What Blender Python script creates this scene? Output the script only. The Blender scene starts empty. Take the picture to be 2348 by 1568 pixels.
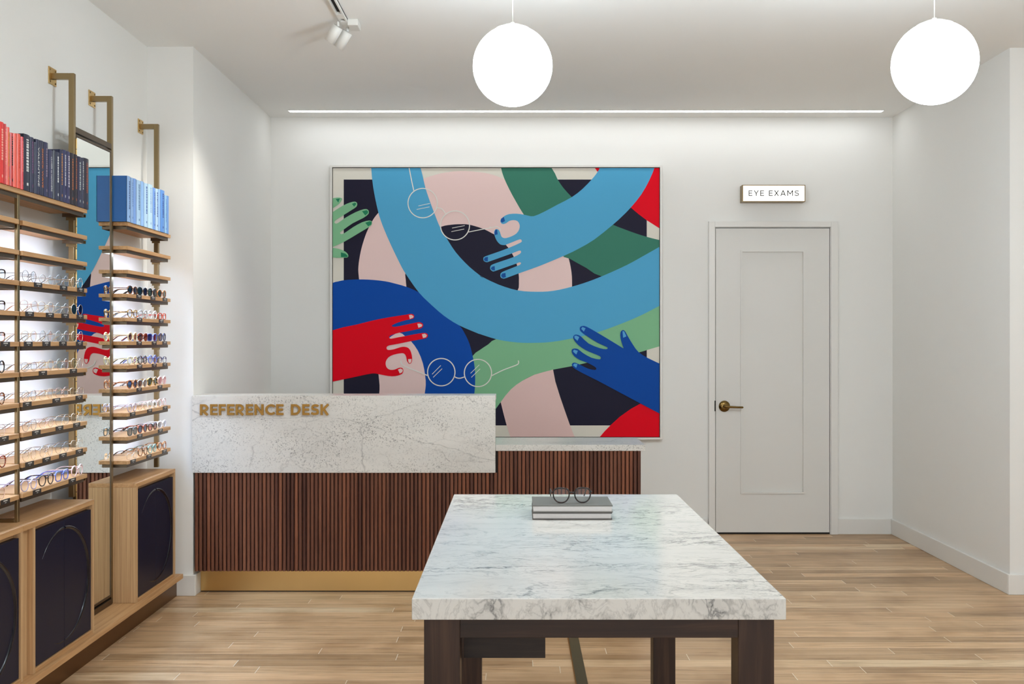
import bpy, bmesh, math, random
from mathutils import Vector, Matrix
from mathutils.geometry import tessellate_polygon
R = random.Random(7)
S = bpy.context.scene
C = S.collection
PI = math.pi

# ------------------------------------------------------------------ camera, world, exposure
F = 35.0 / 36.0 * 2348          # focal length in pixels
VX, VY, H = 1184.0, 780.0, 1.36  # vanishing point (px) and eye height
cd = bpy.data.cameras.new('camera'); cam = bpy.data.objects.new('camera', cd); C.objects.link(cam)
cd.lens = 35; cd.sensor_width = 36; cd.sensor_fit = 'HORIZONTAL'
cd.shift_x = -(VX - 1174) / 2348; cd.shift_y = (VY - 784) / 2348
cd.clip_start = 0.05; cd.clip_end = 60
cam.location = (0, 0, H); cam.rotation_euler = (PI / 2, 0, 0)
S.camera = cam
S.view_settings.view_transform = 'Standard'; S.view_settings.look = 'None'
S.view_settings.gamma = 1; S.view_settings.use_curve_mapping = False
S.view_settings.exposure = 1.03
w = bpy.data.worlds.new('world'); S.world = w; w.use_nodes = True
bg = w.node_tree.nodes['Background']; bg.inputs[0].default_value = (0.86, 0.93, 1, 1); bg.inputs[1].default_value = 1.4
GLOBE_E, STRIP_E, SHELF_E, FILL_E, SPOT_W = 20.5, 4.6, 21.0, 13.5, 12.0

def P(x, y, s): return ((x - VX) / s, F / s, H - (y - VY) / s)      # pixel + scale (px per metre) -> point

# ------------------------------------------------------------------ materials
def srgb(c):
    return tuple(((v / 255) / 12.92 if v <= 10 else (((v / 255) + 0.055) / 1.055) ** 2.4) for v in c[:3]) + (1,)
MATS = {}
def newmat(name):
    m = bpy.data.materials.new(name); m.use_nodes = True
    nt = m.node_tree; b = nt.nodes['Principled BSDF']
    return m, nt, b
def N(nt, t, **kw):
    n = nt.nodes.new(t)
    for k, v in kw.items(): setattr(n, k, v)
    return n
def plain(name, col, rough=0.5, metal=0.0, spec=0.5, var=0.0, scale=30, bump=0.0, coat=0.0, emis=None, es=0):
    if name in MATS: return MATS[name]
    m, nt, b = newmat(name)
    b.inputs['Base Color'].default_value = srgb(col); b.inputs['Roughness'].default_value = rough
    b.inputs['Metallic'].default_value = metal; b.inputs['Specular IOR Level'].default_value = spec
    b.inputs['Coat Weight'].default_value = coat
    if emis: b.inputs['Emission Color'].default_value = srgb(emis); b.inputs['Emission Strength'].default_value = es
    tc = N(nt, 'ShaderNodeTexCoord'); no = N(nt, 'ShaderNodeTexNoise'); no.inputs['Scale'].default_value = scale
    nt.links.new(tc.outputs['Object'], no.inputs['Vector'])
    if var:
        mx = N(nt, 'ShaderNodeMixRGB', blend_type='MULTIPLY'); mx.inputs[0].default_value = 1
        mr = N(nt, 'ShaderNodeMapRange'); mr.inputs[3].default_value = 1 - var; mr.inputs[4].default_value = 1 + var
        mx.inputs[1].default_value = srgb(col)
        nt.links.new(no.outputs['Fac'], mr.inputs[0]); nt.links.new(mr.outputs[0], mx.inputs[2]); nt.links.new(mx.outputs[0], b.inputs['Base Color'])
    if bump:
        bp = N(nt, 'ShaderNodeBump'); bp.inputs['Strength'].default_value = bump; bp.inputs['Distance'].default_value = 0.002
        nt.links.new(no.outputs['Fac'], bp.inputs['Height']); nt.links.new(bp.outputs[0], b.inputs['Normal'])
    MATS[name] = m
    return m
def emit(name, col, s):
    m, nt, b = newmat(name)
    b.inputs['Base Color'].default_value = srgb(col); b.inputs['Emission Color'].default_value = srgb(col); b.inputs['Emission Strength'].default_value = s
    return m
def math_(nt, op, a, b=None, v=None):
    n = N(nt, 'ShaderNodeMath', operation=op)
    if hasattr(a, 'links'): nt.links.new(a, n.inputs[0])
    else: n.inputs[0].default_value = a
    if b is not None:
        if hasattr(b, 'links'): nt.links.new(b, n.inputs[1])
        else: n.inputs[1].default_value = b
    return n.outputs[0]
def ramp(nt, fac, stops):
    r = N(nt, 'ShaderNodeValToRGB'); e = r.color_ramp.elements
    while len(e) < len(stops): e.new(0.5)
    for i, (p, c) in enumerate(stops):
        e[i].position = p; e[i].color = srgb(c)
    nt.links.new(fac, r.inputs[0]); return r.outputs[0]
def floor_mat():
    m, nt, b = newmat('oak_plank_floor')
    L = nt.links.new
    tc = N(nt, 'ShaderNodeTexCoord'); sp = N(nt, 'ShaderNodeSeparateXYZ'); L(tc.outputs['Object'], sp.inputs[0])
    W, LEN = 0.083, 1.25
    v = math_(nt, 'DIVIDE', sp.outputs[1], W); row = math_(nt, 'FLOOR', v); fv = math_(nt, 'FRACT', v)
    wn = N(nt, 'ShaderNodeTexWhiteNoise', noise_dimensions='1D'); L(row, wn.inputs['W'])
    u = math_(nt, 'ADD', math_(nt, 'DIVIDE', sp.outputs[0], LEN), math_(nt, 'MULTIPLY', wn.outputs['Value'], 7.3))
    col = math_(nt, 'FLOOR', u); fu = math_(nt, 'FRACT', u)
    cb = N(nt, 'ShaderNodeCombineXYZ'); L(row, cb.inputs[0]); L(col, cb.inputs[1])
    wn2 = N(nt, 'ShaderNodeTexWhiteNoise', noise_dimensions='3D'); L(cb.outputs[0], wn2.inputs['Vector'])
    base = ramp(nt, wn2.outputs['Value'], [(0, (188, 155, 118)), (.3, (212, 177, 138)), (.6, (224, 188, 148)), (.85, (228, 190, 148)), (1, (238, 214, 178))])
    # grain
    cg = N(nt, 'ShaderNodeCombineXYZ'); L(math_(nt, 'MULTIPLY', sp.outputs[0], 2.2), cg.inputs[0]); L(math_(nt, 'MULTIPLY', sp.outputs[1], 38), cg.inputs[1])
    L(math_(nt, 'MULTIPLY', wn2.outputs['Value'], 50), cg.inputs[2])
    g = N(nt, 'ShaderNodeTexNoise'); g.inputs['Scale'].default_value = 1.0; g.inputs['Detail'].default_value = 6; g.inputs['Roughness'].default_value = .62; g.inputs['Distortion'].default_value = .9
    L(cg.outputs[0], g.inputs['Vector'])
    gr = ramp(nt, g.outputs['Fac'], [(.28, (176, 160, 143)), (.48, (232, 226, 218)), (.7, (255, 255, 255))])
    mx = N(nt, 'ShaderNodeMixRGB', blend_type='MULTIPLY'); mx.inputs[0].default_value = .85; L(base, mx.inputs[1]); L(gr, mx.inputs[2])
    # knots and smudges
    k = N(nt, 'ShaderNodeTexNoise'); k.inputs['Scale'].default_value = 3.3; k.inputs['Detail'].default_value = 3; L(tc.outputs['Object'], k.inputs['Vector'])
    kr = ramp(nt, k.outputs['Fac'], [(.3, (212, 203, 192)), (.5, (250, 249, 247)), (.75, (255, 255, 255))])
    mx2 = N(nt, 'ShaderNodeMixRGB', blend_type='MULTIPLY'); mx2.inputs[0].default_value = .8; L(mx.outputs[0], mx2.inputs[1]); L(kr, mx2.inputs[2])
    # pale joint lines
    ev = math_(nt, 'LESS_THAN', fv, 0.028); eu = math_(nt, 'LESS_THAN', fu, 0.0026)
    ln = math_(nt, 'MAXIMUM', math_(nt, 'MULTIPLY', ev, .5), math_(nt, 'MULTIPLY', eu, .9))
    mx3 = N(nt, 'ShaderNodeMixRGB'); L(ln, mx3.inputs[0]); L(mx2.outputs[0], mx3.inputs[1]); mx3.inputs[2].default_value = srgb((226, 214, 192))
    L(mx3.outputs[0], b.inputs['Base Color'])
    b.inputs['Roughness'].default_value = .36; b.inputs['Specular IOR Level'].default_value = .35
    bp = N(nt, 'ShaderNodeBump'); bp.inputs['Strength'].default_value = .12; bp.inputs['Distance'].default_value = .001
    L(g.outputs['Fac'], bp.inputs['Height']); L(bp.outputs[0], b.inputs['Normal'])
    return m
def wood(name, c1, c2, c3, axis=2, fine=60, rough=.45, coat=0.0, island=False, stretch=2.0):
    """grain runs along axis; three tones"""
    m, nt, b = newmat(name); L = nt.links.new
    tc = N(nt, 'ShaderNodeTexCoord'); mp = N(nt, 'ShaderNodeMapping')
    sc = [fine, fine, fine]; sc[axis] = stretch
    mp.inputs['Scale'].default_value = sc
    L(tc.outputs['Object'], mp.inputs[0])
    g = N(nt, 'ShaderNodeTexNoise'); g.inputs['Scale'].default_value = 1; g.inputs['Detail'].default_value = 5; g.inputs['Roughness'].default_value = .6; g.inputs['Distortion'].default_value = .6
    L(mp.outputs[0], g.inputs['Vector'])
    out = ramp(nt, g.outputs['Fac'], [(.28, c1), (.5, c2), (.72, c3)])
    if island:
        ge = N(nt, 'ShaderNodeNewGeometry')
        r2 = ramp(nt, ge.outputs['Random Per Island'], [(0, (168, 148, 144)), (.35, (212, 196, 188)), (.7, (235, 217, 204)), (1, (255, 230, 210))])
        mx = N(nt, 'ShaderNodeMixRGB', blend_type='MULTIPLY'); mx.inputs[0].default_value = 1; L(out, mx.inputs[1]); L(r2, mx.inputs[2]); out = mx.outputs[0]
    L(out, b.inputs['Base Color']); b.inputs['Roughness'].default_value = rough; b.inputs['Coat Weight'].default_value = coat
    b.inputs['Specular IOR Level'].default_value = .35
    bp = N(nt, 'ShaderNodeBump'); bp.inputs['Strength'].default_value = .1; bp.inputs['Distance'].default_value = .001
    L(g.outputs['Fac'], bp.inputs['Height']); L(bp.outputs[0], b.inputs['Normal'])
    return m
def marble(name, base, vein, kind):
    m, nt, b = newmat(name); L = nt.links.new
    tc = N(nt, 'ShaderNodeTexCoord'); mp = N(nt, 'ShaderNodeMapping'); L(tc.outputs['Object'], mp.inputs[0])
    def noise(scale, detail=6, rough=.6, dist=0, vec=None):
        n = N(nt, 'ShaderNodeTexNoise'); n.inputs['Scale'].default_value = scale; n.inputs['Detail'].default_value = detail
        n.inputs['Roughness'].default_value = rough; n.inputs['Distortion'].default_value = dist
        L(vec or mp.outputs[0], n.inputs['Vector']); return n.outputs['Fac']
    def ridge(fac, width):
        d = math_(nt, 'ABSOLUTE', math_(nt, 'SUBTRACT', fac, .5))
        mr = N(nt, 'ShaderNodeMapRange', interpolation_type='SMOOTHSTEP'); L(d, mr.inputs[0]); mr.inputs[1].default_value = 0; mr.inputs[2].default_value = width
        mr.inputs[3].default_value = 1; mr.inputs[4].default_value = 0
        return mr.outputs[0]
    def rng(fac, a, c):
        mr = N(nt, 'ShaderNodeMapRange'); L(fac, mr.inputs[0]); mr.inputs[1].default_value = a; mr.inputs[2].default_value = c; return mr.outputs[0]
    if kind == 'table':
        mp.inputs['Rotation'].default_value = (0.0, 0.0, math.radians(38)); mp.inputs['Scale'].default_value = (.9, 2.1, 1.6)
        v1 = ridge(noise(3.2, 9, .62, .5), .022); v2 = ridge(noise(7.5, 8, .65, .8), .03); v3 = ridge(noise(17, 6, .6, .5), .04)
        mask = rng(noise(2.3, 3, .5), .44, .66); mask2 = rng(noise(4.3, 3, .5), .4, .7)
        cloud = rng(noise(3.4, 6, .6, .4), .42, .8)
        tot = math_(nt, 'ADD', math_(nt, 'MULTIPLY', v1, math_(nt, 'ADD', math_(nt, 'MULTIPLY', mask, .55), .1)),
                    math_(nt, 'ADD', math_(nt, 'MULTIPLY', v2, math_(nt, 'ADD', math_(nt, 'MULTIPLY', mask2, .4), .06)),
                          math_(nt, 'ADD', math_(nt, 'MULTIPLY', math_(nt, 'MULTIPLY', v3, mask), .35), math_(nt, 'MULTIPLY', cloud, .12))))
    elif kind == 'edge':
        mp.inputs['Rotation'].default_value = (0.0, math.radians(35), 0.3); mp.inputs['Scale'].default_value = (1.6, 1.6, 1.0)
        v = N(nt, 'ShaderNodeTexVoronoi', feature='DISTANCE_TO_EDGE'); v.inputs['Scale'].default_value = 26
        nz = N(nt, 'ShaderNodeTexNoise'); nz.inputs['Scale'].default_value = 14; nz.inputs['Detail'].default_value = 5; L(mp.outputs[0], nz.inputs['Vector'])
        mxv = N(nt, 'ShaderNodeMixRGB'); mxv.inputs[0].default_value = .12; L(mp.outputs[0], mxv.inputs[1]); L(nz.outputs['Color'], mxv.inputs[2]); L(mxv.outputs[0], v.inputs['Vector'])
        mr = N(nt, 'ShaderNodeMapRange', interpolation_type='SMOOTHSTEP'); L(v.outputs['Distance'], mr.inputs[0]); mr.inputs[1].default_value = 0; mr.inputs[2].default_value = .16; mr.inputs[3].default_value = 1; mr.inputs[4].default_value = 0
        mask = rng(noise(6, 6, .65, .6), .46, .66)
        v1 = ridge(noise(9, 8, .65, .9), .035)
        tot = math_(nt, 'ADD', math_(nt, 'MULTIPLY', math_(nt, 'MULTIPLY', mr.outputs[0], mask), .58), math_(nt, 'ADD', math_(nt, 'MULTIPLY', v1, .2), math_(nt, 'MULTIPLY', mask, .16)))
    else:
        mp.inputs['Rotation'].default_value = (0.0, math.radians(-48), 0.0); mp.inputs['Scale'].default_value = (1.0, 1.0, 1.5)
        cloud = rng(noise(3.0, 6, .6, .3), .42, .75)
        spk = rng(noise(145, 5, .68, .35, tc.outputs['Object']), .545, .62); zone = rng(noise(4.2, 4, .55), .36, .62)
        nz = N(nt, 'ShaderNodeTexNoise'); nz.inputs['Scale'].default_value = 5; nz.inputs['Detail'].default_value = 7; nz.inputs['Roughness'].default_value = .6; L(mp.outputs[0], nz.inputs['Vector'])
        mp.inputs['Scale'].default_value = (.62, 1.0, 1.5)
        def crack(scale, wdt, amt):
            mxv = N(nt, 'ShaderNodeMixRGB'); mxv.inputs[0].default_value = amt; L(mp.outputs[0], mxv.inputs[1]); L(nz.outputs['Color'], mxv.inputs[2])
            v = N(nt, 'ShaderNodeTexVoronoi', feature='DISTANCE_TO_EDGE'); v.inputs['Scale'].default_value = scale; L(mxv.outputs[0], v.inputs['Vector'])
            mr = N(nt, 'ShaderNodeMapRange', interpolation_type='SMOOTHSTEP'); L(v.outputs['Distance'], mr.inputs[0]); mr.inputs[2].default_value = wdt; mr.inputs[3].default_value = 1; mr.inputs[4].default_value = 0
            return mr.outputs[0]
        zone2 = rng(noise(2.6, 3, .5), .42, .6)
        v1 = math_(nt, 'MULTIPLY', crack(2.6, .011, .10), rng(noise(5, 4, .6), .35, .6)); v2 = crack(6.5, .016, .12)
        tot = math_(nt, 'ADD', math_(nt, 'MULTIPLY', cloud, .2), math_(nt, 'ADD', math_(nt, 'MULTIPLY', math_(nt, 'MULTIPLY', spk, zone), .68),
              math_(nt, 'ADD', math_(nt, 'MULTIPLY', v1, .36), math_(nt, 'MULTIPLY', math_(nt, 'MULTIPLY', v2, zone2), .2))))
    mx = N(nt, 'ShaderNodeMixRGB'); L(tot, mx.inputs[0]); mx.inputs[1].default_value = srgb(base); mx.inputs[2].default_value = srgb(vein)
    mx.use_clamp = True
    L(mx.outputs[0], b.inputs['Base Color'])
    b.inputs['Roughness'].default_value = {'table': .13, 'edge': .22}.get(kind, .3); b.inputs['Specular IOR Level'].default_value = .4
    return m
def tortoise(name, a, bcol, scale=90, rough=.15):
    m, nt, b = newmat(name)
    tc = N(nt, 'ShaderNodeTexCoord'); n = N(nt, 'ShaderNodeTexNoise'); n.inputs['Scale'].default_value = scale; n.inputs['Detail'].default_value = 2
    nt.links.new(tc.outputs['Object'], n.inputs['Vector'])
    nt.links.new(ramp(nt, n.outputs['Fac'], [(.42, a), (.56, bcol)]), b.inputs['Base Color']); b.inputs['Roughness'].default_value = rough
    return m
def lensmat(name, tint, gloss=.1):
    m = bpy.data.materials.new(name); m.use_nodes = True; nt = m.node_tree; nt.nodes.clear()
    o = N(nt, 'ShaderNodeOutputMaterial'); t = N(nt, 'ShaderNodeBsdfTransparent'); g = N(nt, 'ShaderNodeBsdfGlossy'); mx = N(nt, 'ShaderNodeMixShader'); lw = N(nt, 'ShaderNodeFresnel')
    t.inputs[0].default_value = srgb(tint); g.inputs['Roughness'].default_value = .04; g.inputs[0].default_value = (1, 1, 1, 1); lw.inputs[0].default_value = 1.45
    nt.links.new(lw.outputs[0], mx.inputs[0]); nt.links.new(t.outputs[0], mx.inputs[1]); nt.links.new(g.outputs[0], mx.inputs[2]); nt.links.new(mx.outputs[0], o.inputs[0])
    return m

WALL = plain('white_wall_paint', (234, 232, 227), .55, var=.008, scale=3, bump=.02, spec=.3)
TRIM = plain('white_trim_paint', (228, 225, 219), .35, var=.006, scale=5)
CEIL = plain('white_ceiling_paint', (244, 243, 240), .7, var=.008, scale=2, spec=.2)
DOORP = plain('white_door_paint', (221, 218, 212), .38, var=.006, scale=4)
FLOOR = floor_mat()
OAK = wood('oak_veneer_vertical', (170, 131, 92), (196, 158, 115), (211, 174, 130), 2, 110)
OAKH = wood('oak_veneer_along', (170, 126, 82), (192, 148, 102), (208, 166, 120), 1, 80)
OAKX = wood('oak_veneer_across', (184, 146, 102), (206, 170, 124), (220, 186, 142), 0, 80)
WAL_V = wood('walnut_upright', (32, 22, 17), (52, 35, 27), (76, 55, 42), 2, 26, .4, stretch=1.2)
WAL_H = wood('walnut_rail', (30, 21, 17), (46, 31, 24), (66, 46, 35), 0, 40, .4, stretch=2)
WAL_D = wood('dark_walnut_box', (30, 24, 22), (42, 33, 30), (54, 44, 38), 0, 60, .5, stretch=4)
SLAT = wood('ribbed_walnut', (94, 60, 46), (124, 82, 63), (148, 104, 81), 2, 45, .42, island=True, stretch=1.5)
SLATBACK = plain('slat_backing', (26, 14, 11), .8, var=.1)
M_TAB = marble('polished_white_marble', (230, 226, 218), (100, 100, 100), 'table')
M_EDGE = marble('veined_marble_edge', (218, 218, 214), (88, 90, 92), 'edge')
M_DESK = marble('speckled_white_marble', (218, 214, 206), (80, 74, 72), 'desk')
BRASS = plain('brushed_brass', (214, 180, 120), .3, 1.0, var=.04, scale=8)
LETTER = plain('lettering_brass', (168, 128, 66), .42, 1.0, var=.03, scale=12)
BRONZE = plain('bronze_tube', (150, 130, 96), .36, 1.0, var=.05, scale=14)
DBRONZE = plain('dark_bronze_bar', (104, 90, 74), .42, .9, var=.05, scale=14)
KICK = plain('bronze_kick_plate', (116, 84, 52), .35, .85, var=.05, scale=5)
NAVY = plain('navy_lacquer', (24, 26, 46), .42, var=.03, scale=6, spec=.2)
NAVYG = plain('navy_gloss', (9, 10, 24), .22, coat=.25, spec=.4, var=.03)
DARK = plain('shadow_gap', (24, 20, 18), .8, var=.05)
ABRASS = plain('antique_brass', (122, 98, 56), .25, 1.0, var=.08, scale=60)
WHITEM = plain('white_metal', (225, 223, 217), .4, var=.01)
GLASSM = plain('mirror_silver', (236, 240, 236), .0, 1.0)
STRIPM = emit('led_white', (246, 251, 255), STRIP_E)
SHELFL = emit('shelf_led_white', (196, 222, 255), SHELF_E)
GLOBEM = emit('opal_glass_lit', (230, 245, 255), GLOBE_E)
SIGNM = emit('lit_sign_face', (255, 253, 248), .75)

# ------------------------------------------------------------------ mesh helpers
class MB:
    def __init__(s): s.v = []; s.f = []; s.m = []; s.smooth = []; s.mi = 0
    def add(s, vs, fs, smooth=False):
        o = len(s.v); s.v += [tuple(q) for q in vs]
        for f in fs: s.f.append([i + o for i in f]); s.m.append(s.mi); s.smooth.append(smooth)
        return s
    def box(s, a, b):
        x0, x1 = sorted((a[0], b[0])); y0, y1 = sorted((a[1], b[1])); z0, z1 = sorted((a[2], b[2]))
        return s.add([(x0, y0, z0), (x1, y0, z0), (x1, y1, z0), (x0, y1, z0), (x0, y0, z1), (x1, y0, z1), (x1, y1, z1), (x0, y1, z1)],
                     [(0, 3, 2, 1), (4, 5, 6, 7), (0, 1, 5, 4), (1, 2, 6, 5), (2, 3, 7, 6), (3, 0, 4, 7)])
    def tube(s, pts, r, n=8, closed=False, flat=1.0, up=None, caps=True):
        pts = [Vector(p) for p in pts]; m = len(pts); rings = []
        rad = r if isinstance(r, (list, tuple)) else [r] * m
        ref = Vector(up) if up else Vector((0, 0, 1))
        for i, p in enumerate(pts):
            a = pts[(i - 1) % m] if (closed or i > 0) else p
            b = pts[(i + 1) % m] if (closed or i < m - 1) else p
            t = (b - a).normalized()
            u = ref.cross(t)
            if u.length < 1e-3: u = Vector((1, 0, 0)).cross(t)
            u.normalize(); v2 = t.cross(u).normalized()
            rings.append([p + u * math.cos(2 * PI * k / n) * rad[i] * flat + v2 * math.sin(2 * PI * k / n) * rad[i] for k in range(n)])
        vs = [q for ring in rings for q in ring]; fs = []
        for i in range(m if closed else m - 1):
            j = (i + 1) % m
            for k in range(n): fs.append((i * n + k, i * n + (k + 1) % n, j * n + (k + 1) % n, j * n + k))
        s.add(vs, fs, True)
        if not closed and caps: s.add(rings[0], [tuple(range(n))]); s.add(rings[-1], [tuple(reversed(range(n)))])
        return s
    def lathe(s, prof, n=32, M=None, smooth=True):
        vs = []; fs = []
        for r, z in prof:
            for k in range(n):
                a = 2 * PI * k / n; p = Vector((r * math.cos(a), r * math.sin(a), z)); vs.append(M @ p if M else p)
        for i in range(len(prof) - 1):
            for k in range(n): fs.append((i * n + k, i * n + (k + 1) % n, (i + 1) * n + (k + 1) % n, (i + 1) * n + k))
        return s.add(vs, fs, smooth)
    def prism(s, poly, fn, t0, t1):
        """poly of 2D points, fn(u,v,t)->3D; closed solid"""
        n = len(poly); vs = [fn(u, v, t0) for u, v in poly] + [fn(u, v, t1) for u, v in poly]
        tri = tessellate_polygon([[Vector((u, v, 0)) for u, v in poly]])
        fs = [tuple(t) for t in tri] + [tuple(i + n for i in reversed(t)) for t in tri]
        fs += [(i, (i + 1) % n, n + (i + 1) % n, n + i) for i in range(n)]
        return s.add(vs, fs)
    def sheet(s, poly, fn):
        vs = [fn(u, v) for u, v in poly]; tri = tessellate_polygon([[Vector((u, v, 0)) for u, v in poly]])
        return s.add(vs, [tuple(t) for t in tri])
    def build(s, name, mats, parent=None, bevel=0, origin=None, fix=True):
        me = bpy.data.meshes.new(name)
        if not isinstance(mats, (list, tuple)): mats = [mats]
        for m in mats: me.materials.append(m)
        me.from_pydata(s.v, [], s.f); me.polygons.foreach_set('material_index', s.m); me.polygons.foreach_set('use_smooth', s.smooth)
        if fix:
            bm = bmesh.new(); bm.from_mesh(me); bmesh.ops.recalc_face_normals(bm, faces=bm.faces); bm.to_mesh(me); bm.free()
        me.update()
        o = bpy.data.objects.new(name, me); C.objects.link(o)
        if origin: me.transform(Matrix.Translation(-Vector(origin))); o.location = origin
        if parent is not None:
            o.parent = parent
            if not origin:
                pw = world_loc(parent)
                me.transform(Matrix.Translation(-pw))
            else:
                o.location = Vector(origin) - world_loc(parent)
        if bevel:
            bv = o.modifiers.new('bevel', 'BEVEL'); bv.width = bevel; bv.segments = 2; bv.limit_method = 'ANGLE'
        return o
def world_loc(o):
    v = Vector(o.location)
    while o.parent: o = o.parent; v += Vector(o.location)
    return v
def tag(o, label=None, cat=None, group=None, kind=None):
    if label: o['label'] = label
    if cat: o['category'] = cat
    if group: o['group'] = group
    if kind: o['kind'] = kind
    return o
def thing(name, label, cat, loc=(0, 0, 0), group=None):
    o = bpy.data.objects.new(name, None); C.objects.link(o); o.location = loc; o.empty_display_size = .05
    return tag(o, label, cat, group)
def bx(name, a, b, m, parent=None, bevel=0): return MB().box(a, b).build(name, m, parent, bevel)
def struct(name, a, b, m, bevel=0): return tag(bx(name, a, b, m, None, bevel), kind='structure')
def catmull(pts, sub=4, closed=True):
    n = len(pts); out = []
    for i in range(n if closed else n - 1):
        p0, p1, p2, p3 = (pts[(i - 1) % n], pts[i], pts[(i + 1) % n], pts[(i + 2) % n]) if closed else (pts[max(i - 1, 0)], pts[i], pts[i + 1], pts[min(i + 2, n - 1)])
        for k in range(sub):
            t = k / sub
            out.append(tuple(.5 * ((2 * p1[j]) + (-p0[j] + p2[j]) * t + (2 * p0[j] - 5 * p1[j] + 4 * p2[j] - p3[j]) * t * t + (-p0[j] + 3 * p1[j] - 3 * p2[j] + p3[j]) * t ** 3) for j in range(len(p1))))
    if not closed: out.append(tuple(pts[-1]))
    return out
def ribbon(pts, wd):
    """2D polyline -> outline polygon of constant width, mitred"""
    n = len(pts); L = []; Rr = []
    for i in range(n):
        p = Vector(pts[i]); a = Vector(pts[i - 1]) if i else None; b = Vector(pts[i + 1]) if i < n - 1 else None
        d1 = (p - a).normalized() if a is not None else None; d2 = (b - p).normalized() if b is not None else None
        d1 = d1 or d2; d2 = d2 or d1
        t = (d1 + d2).normalized(); nn = Vector((-t.y, t.x)); c = max(.4, nn.dot(Vector((-d1.y, d1.x))))
        L.append(tuple(p + nn * wd / 2 / c)); Rr.append(tuple(p - nn * wd / 2 / c))
    return L + Rr[::-1]

# ------------------------------------------------------------------ room shell
YB = F / 326.5           # back wall
YC = F / 430.0           # face of the left pier
ZC = 2.925
WL = -1.97; NL = -1.723; WR = 2.642; YR = 5.33; YF = -4.6; WRR = 4.6
struct('floor', (WL - .2, YF - .3, -.12), (WRR + .2, YB + .2, 0), FLOOR)
struct('ceiling', (WL - .2, YF, ZC), (WRR + .2, YB + .2, ZC + .12), CEIL)
struct('wall_back', (WL - .2, YB, 0), (WRR + .2, YB + .15, ZC), WALL)
struct('wall_left', (WL - .15, YF, 0), (WL, YB, ZC), WALL)
struct('wall_left_pier', (WL, YC, 0), (NL, YB, ZC), WALL)
struct('wall_right', (WR, YR, 0), (WRR + .2, YB, ZC), WALL)
struct('wall_right_side', (WRR, YF, 0), (WRR + .15, YR, ZC), WALL)
struct('wall_front', (WL - .15, YF - .15, 2.5), (WRR + .15, YF, ZC), WALL)
BH = .108
def baseboard(name, a, b): struct(name, a, b, TRIM, .003)
baseboard('baseboard_back', (2.252, YB - .014, 0), (WR - .0142, YB, BH))
baseboard('baseboard_back_left', (.68, YB - .014, 0), (1.342, YB, BH))
baseboard('baseboard_right', (WR - .014, YR + .0002, 0), (WR, YB, BH))
baseboard('baseboard_right_front', (WR - .014, YR - .014, 0), (WRR, YR, BH))
baseboard('baseboard_pier', (WL, YC - .015, 0), (NL + .015, YC, BH + .003))
baseboard('baseboard_pier_side', (NL, YC + .0002, 0), (NL + .015, YC + .085, BH + .003))

# door
sd = 326.5
def W(x, y, s=sd): p = P(x, y, s); return p[0], p[2]
x0, zt = W(1640.5, 524); x1, _ = W(1900.5, 524); zb = .014
door = bx('door_1', (x0, YB - .012, zb), (x1, YB - .002, zt), DOORP); tag(door, kind='structure')
# replace slab by frame-and-panel build
bpy.data.objects.remove(door)
px0, pz1 = W(1697, 574); px1, pz0 = W(1844, 1131)
m = MB()
yf = YB - .013
m.box((x0, yf, zb), (px0, YB - .001, zt)).box((px1, yf, zb), (x1, YB - .001, zt)).box((px0, yf, zb), (px1, YB - .001, pz0)).box((px0, yf, pz1), (px1, YB - .001, zt))
m.box((px0, yf + .008, pz0), (px1, YB - .001, pz1))
for a, b in (((px0, pz0), (px0 + .012, pz1)), ((px1 - .012, pz0), (px1, pz1)), ((px0 + .0122, pz0), (px1 - .0122, pz0 + .012)), ((px0 + .0122, pz1 - .012), (px1 - .0122, pz1))):
    m.box((a[0], yf - .007, a[1]), (b[0], yf + .009, b[1]))
door = m.build('door_1', DOORP, None); tag(door, kind='structure')
# casing
cx0, cz = W(1624, 508); cx1, _ = W(1919, 508)
m = MB(); g = .008
m.box((cx0, YB - .026, 0), (x0 - g, YB, cz)).box((x1 + g, YB - .026, 0), (cx1, YB, cz)).box((x0 - g, YB - .026, zt + g), (x1 + g, YB, cz))
m.box((x0 - g, YB - .02, 0), (x0 - .004, YB, zt + g)).box((x1 + .004, YB - .02, 0), (x1 + g, YB, zt + g))
tag(m.build('trim_1', TRIM, None, .002), kind='structure')
tag(bx('trim_2', (x0 - .004, YB - .003, 0), (x1 + .004, YB - .0005, zt + .004), DARK), kind='structure')
# lever handle
hx, hz = W(1660, 931)
ry = Matrix.Translation((hx, yf, hz)) @ Matrix.Rotation(PI / 2, 4, 'X')
m = MB().lathe([(0, .014), (.02, .0135), (.036, .008), (.0395, .003), (.0395, 0), (0, 0)], 32, ry)
m.lathe([(.0, .055), (.011, .053), (.013, .04), (.0125, .01), (.018, .008)], 20, ry)
m.tube([(hx, yf - .048, hz), (hx + .03, yf - .05, hz - .002), (hx + .075, yf - .05, hz - .004), (hx + .118, yf - .048, hz - .005), (hx + .122, yf - .047, hz - .005)], [.011, .0085, .0075, .0075, .004], 12)
hd = m.build('door_handle', ABRASS, door)
sx, sz = W(1638, 930)
bx('strike_plate', (sx - .004, YB - .0285, sz - .037), (sx + .004, YB - .018, sz + .037), DARK, door)

# ------------------------------------------------------------------ lit slot light in ceiling
ls = thing('ceiling_strip_light', 'long thin white light line recessed in ceiling above the painting', 'light', (.5, 6.8, ZC))
X0, X1 = (663 - VX) / 336, (2024 - VX) / 336
bx('diffuser', (X0, 6.77, ZC - .002), (X1, 6.825, ZC + .001), STRIPM, ls)
m = MB().box((X0 - .003, 6.764, ZC - .0035), (X1 + .003, 6.77, ZC)).box((X0 - .003, 6.825, ZC - .0035), (X1 + .003, 6.831, ZC))
m.build('slot_trim', WHITEM, ls)

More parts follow.
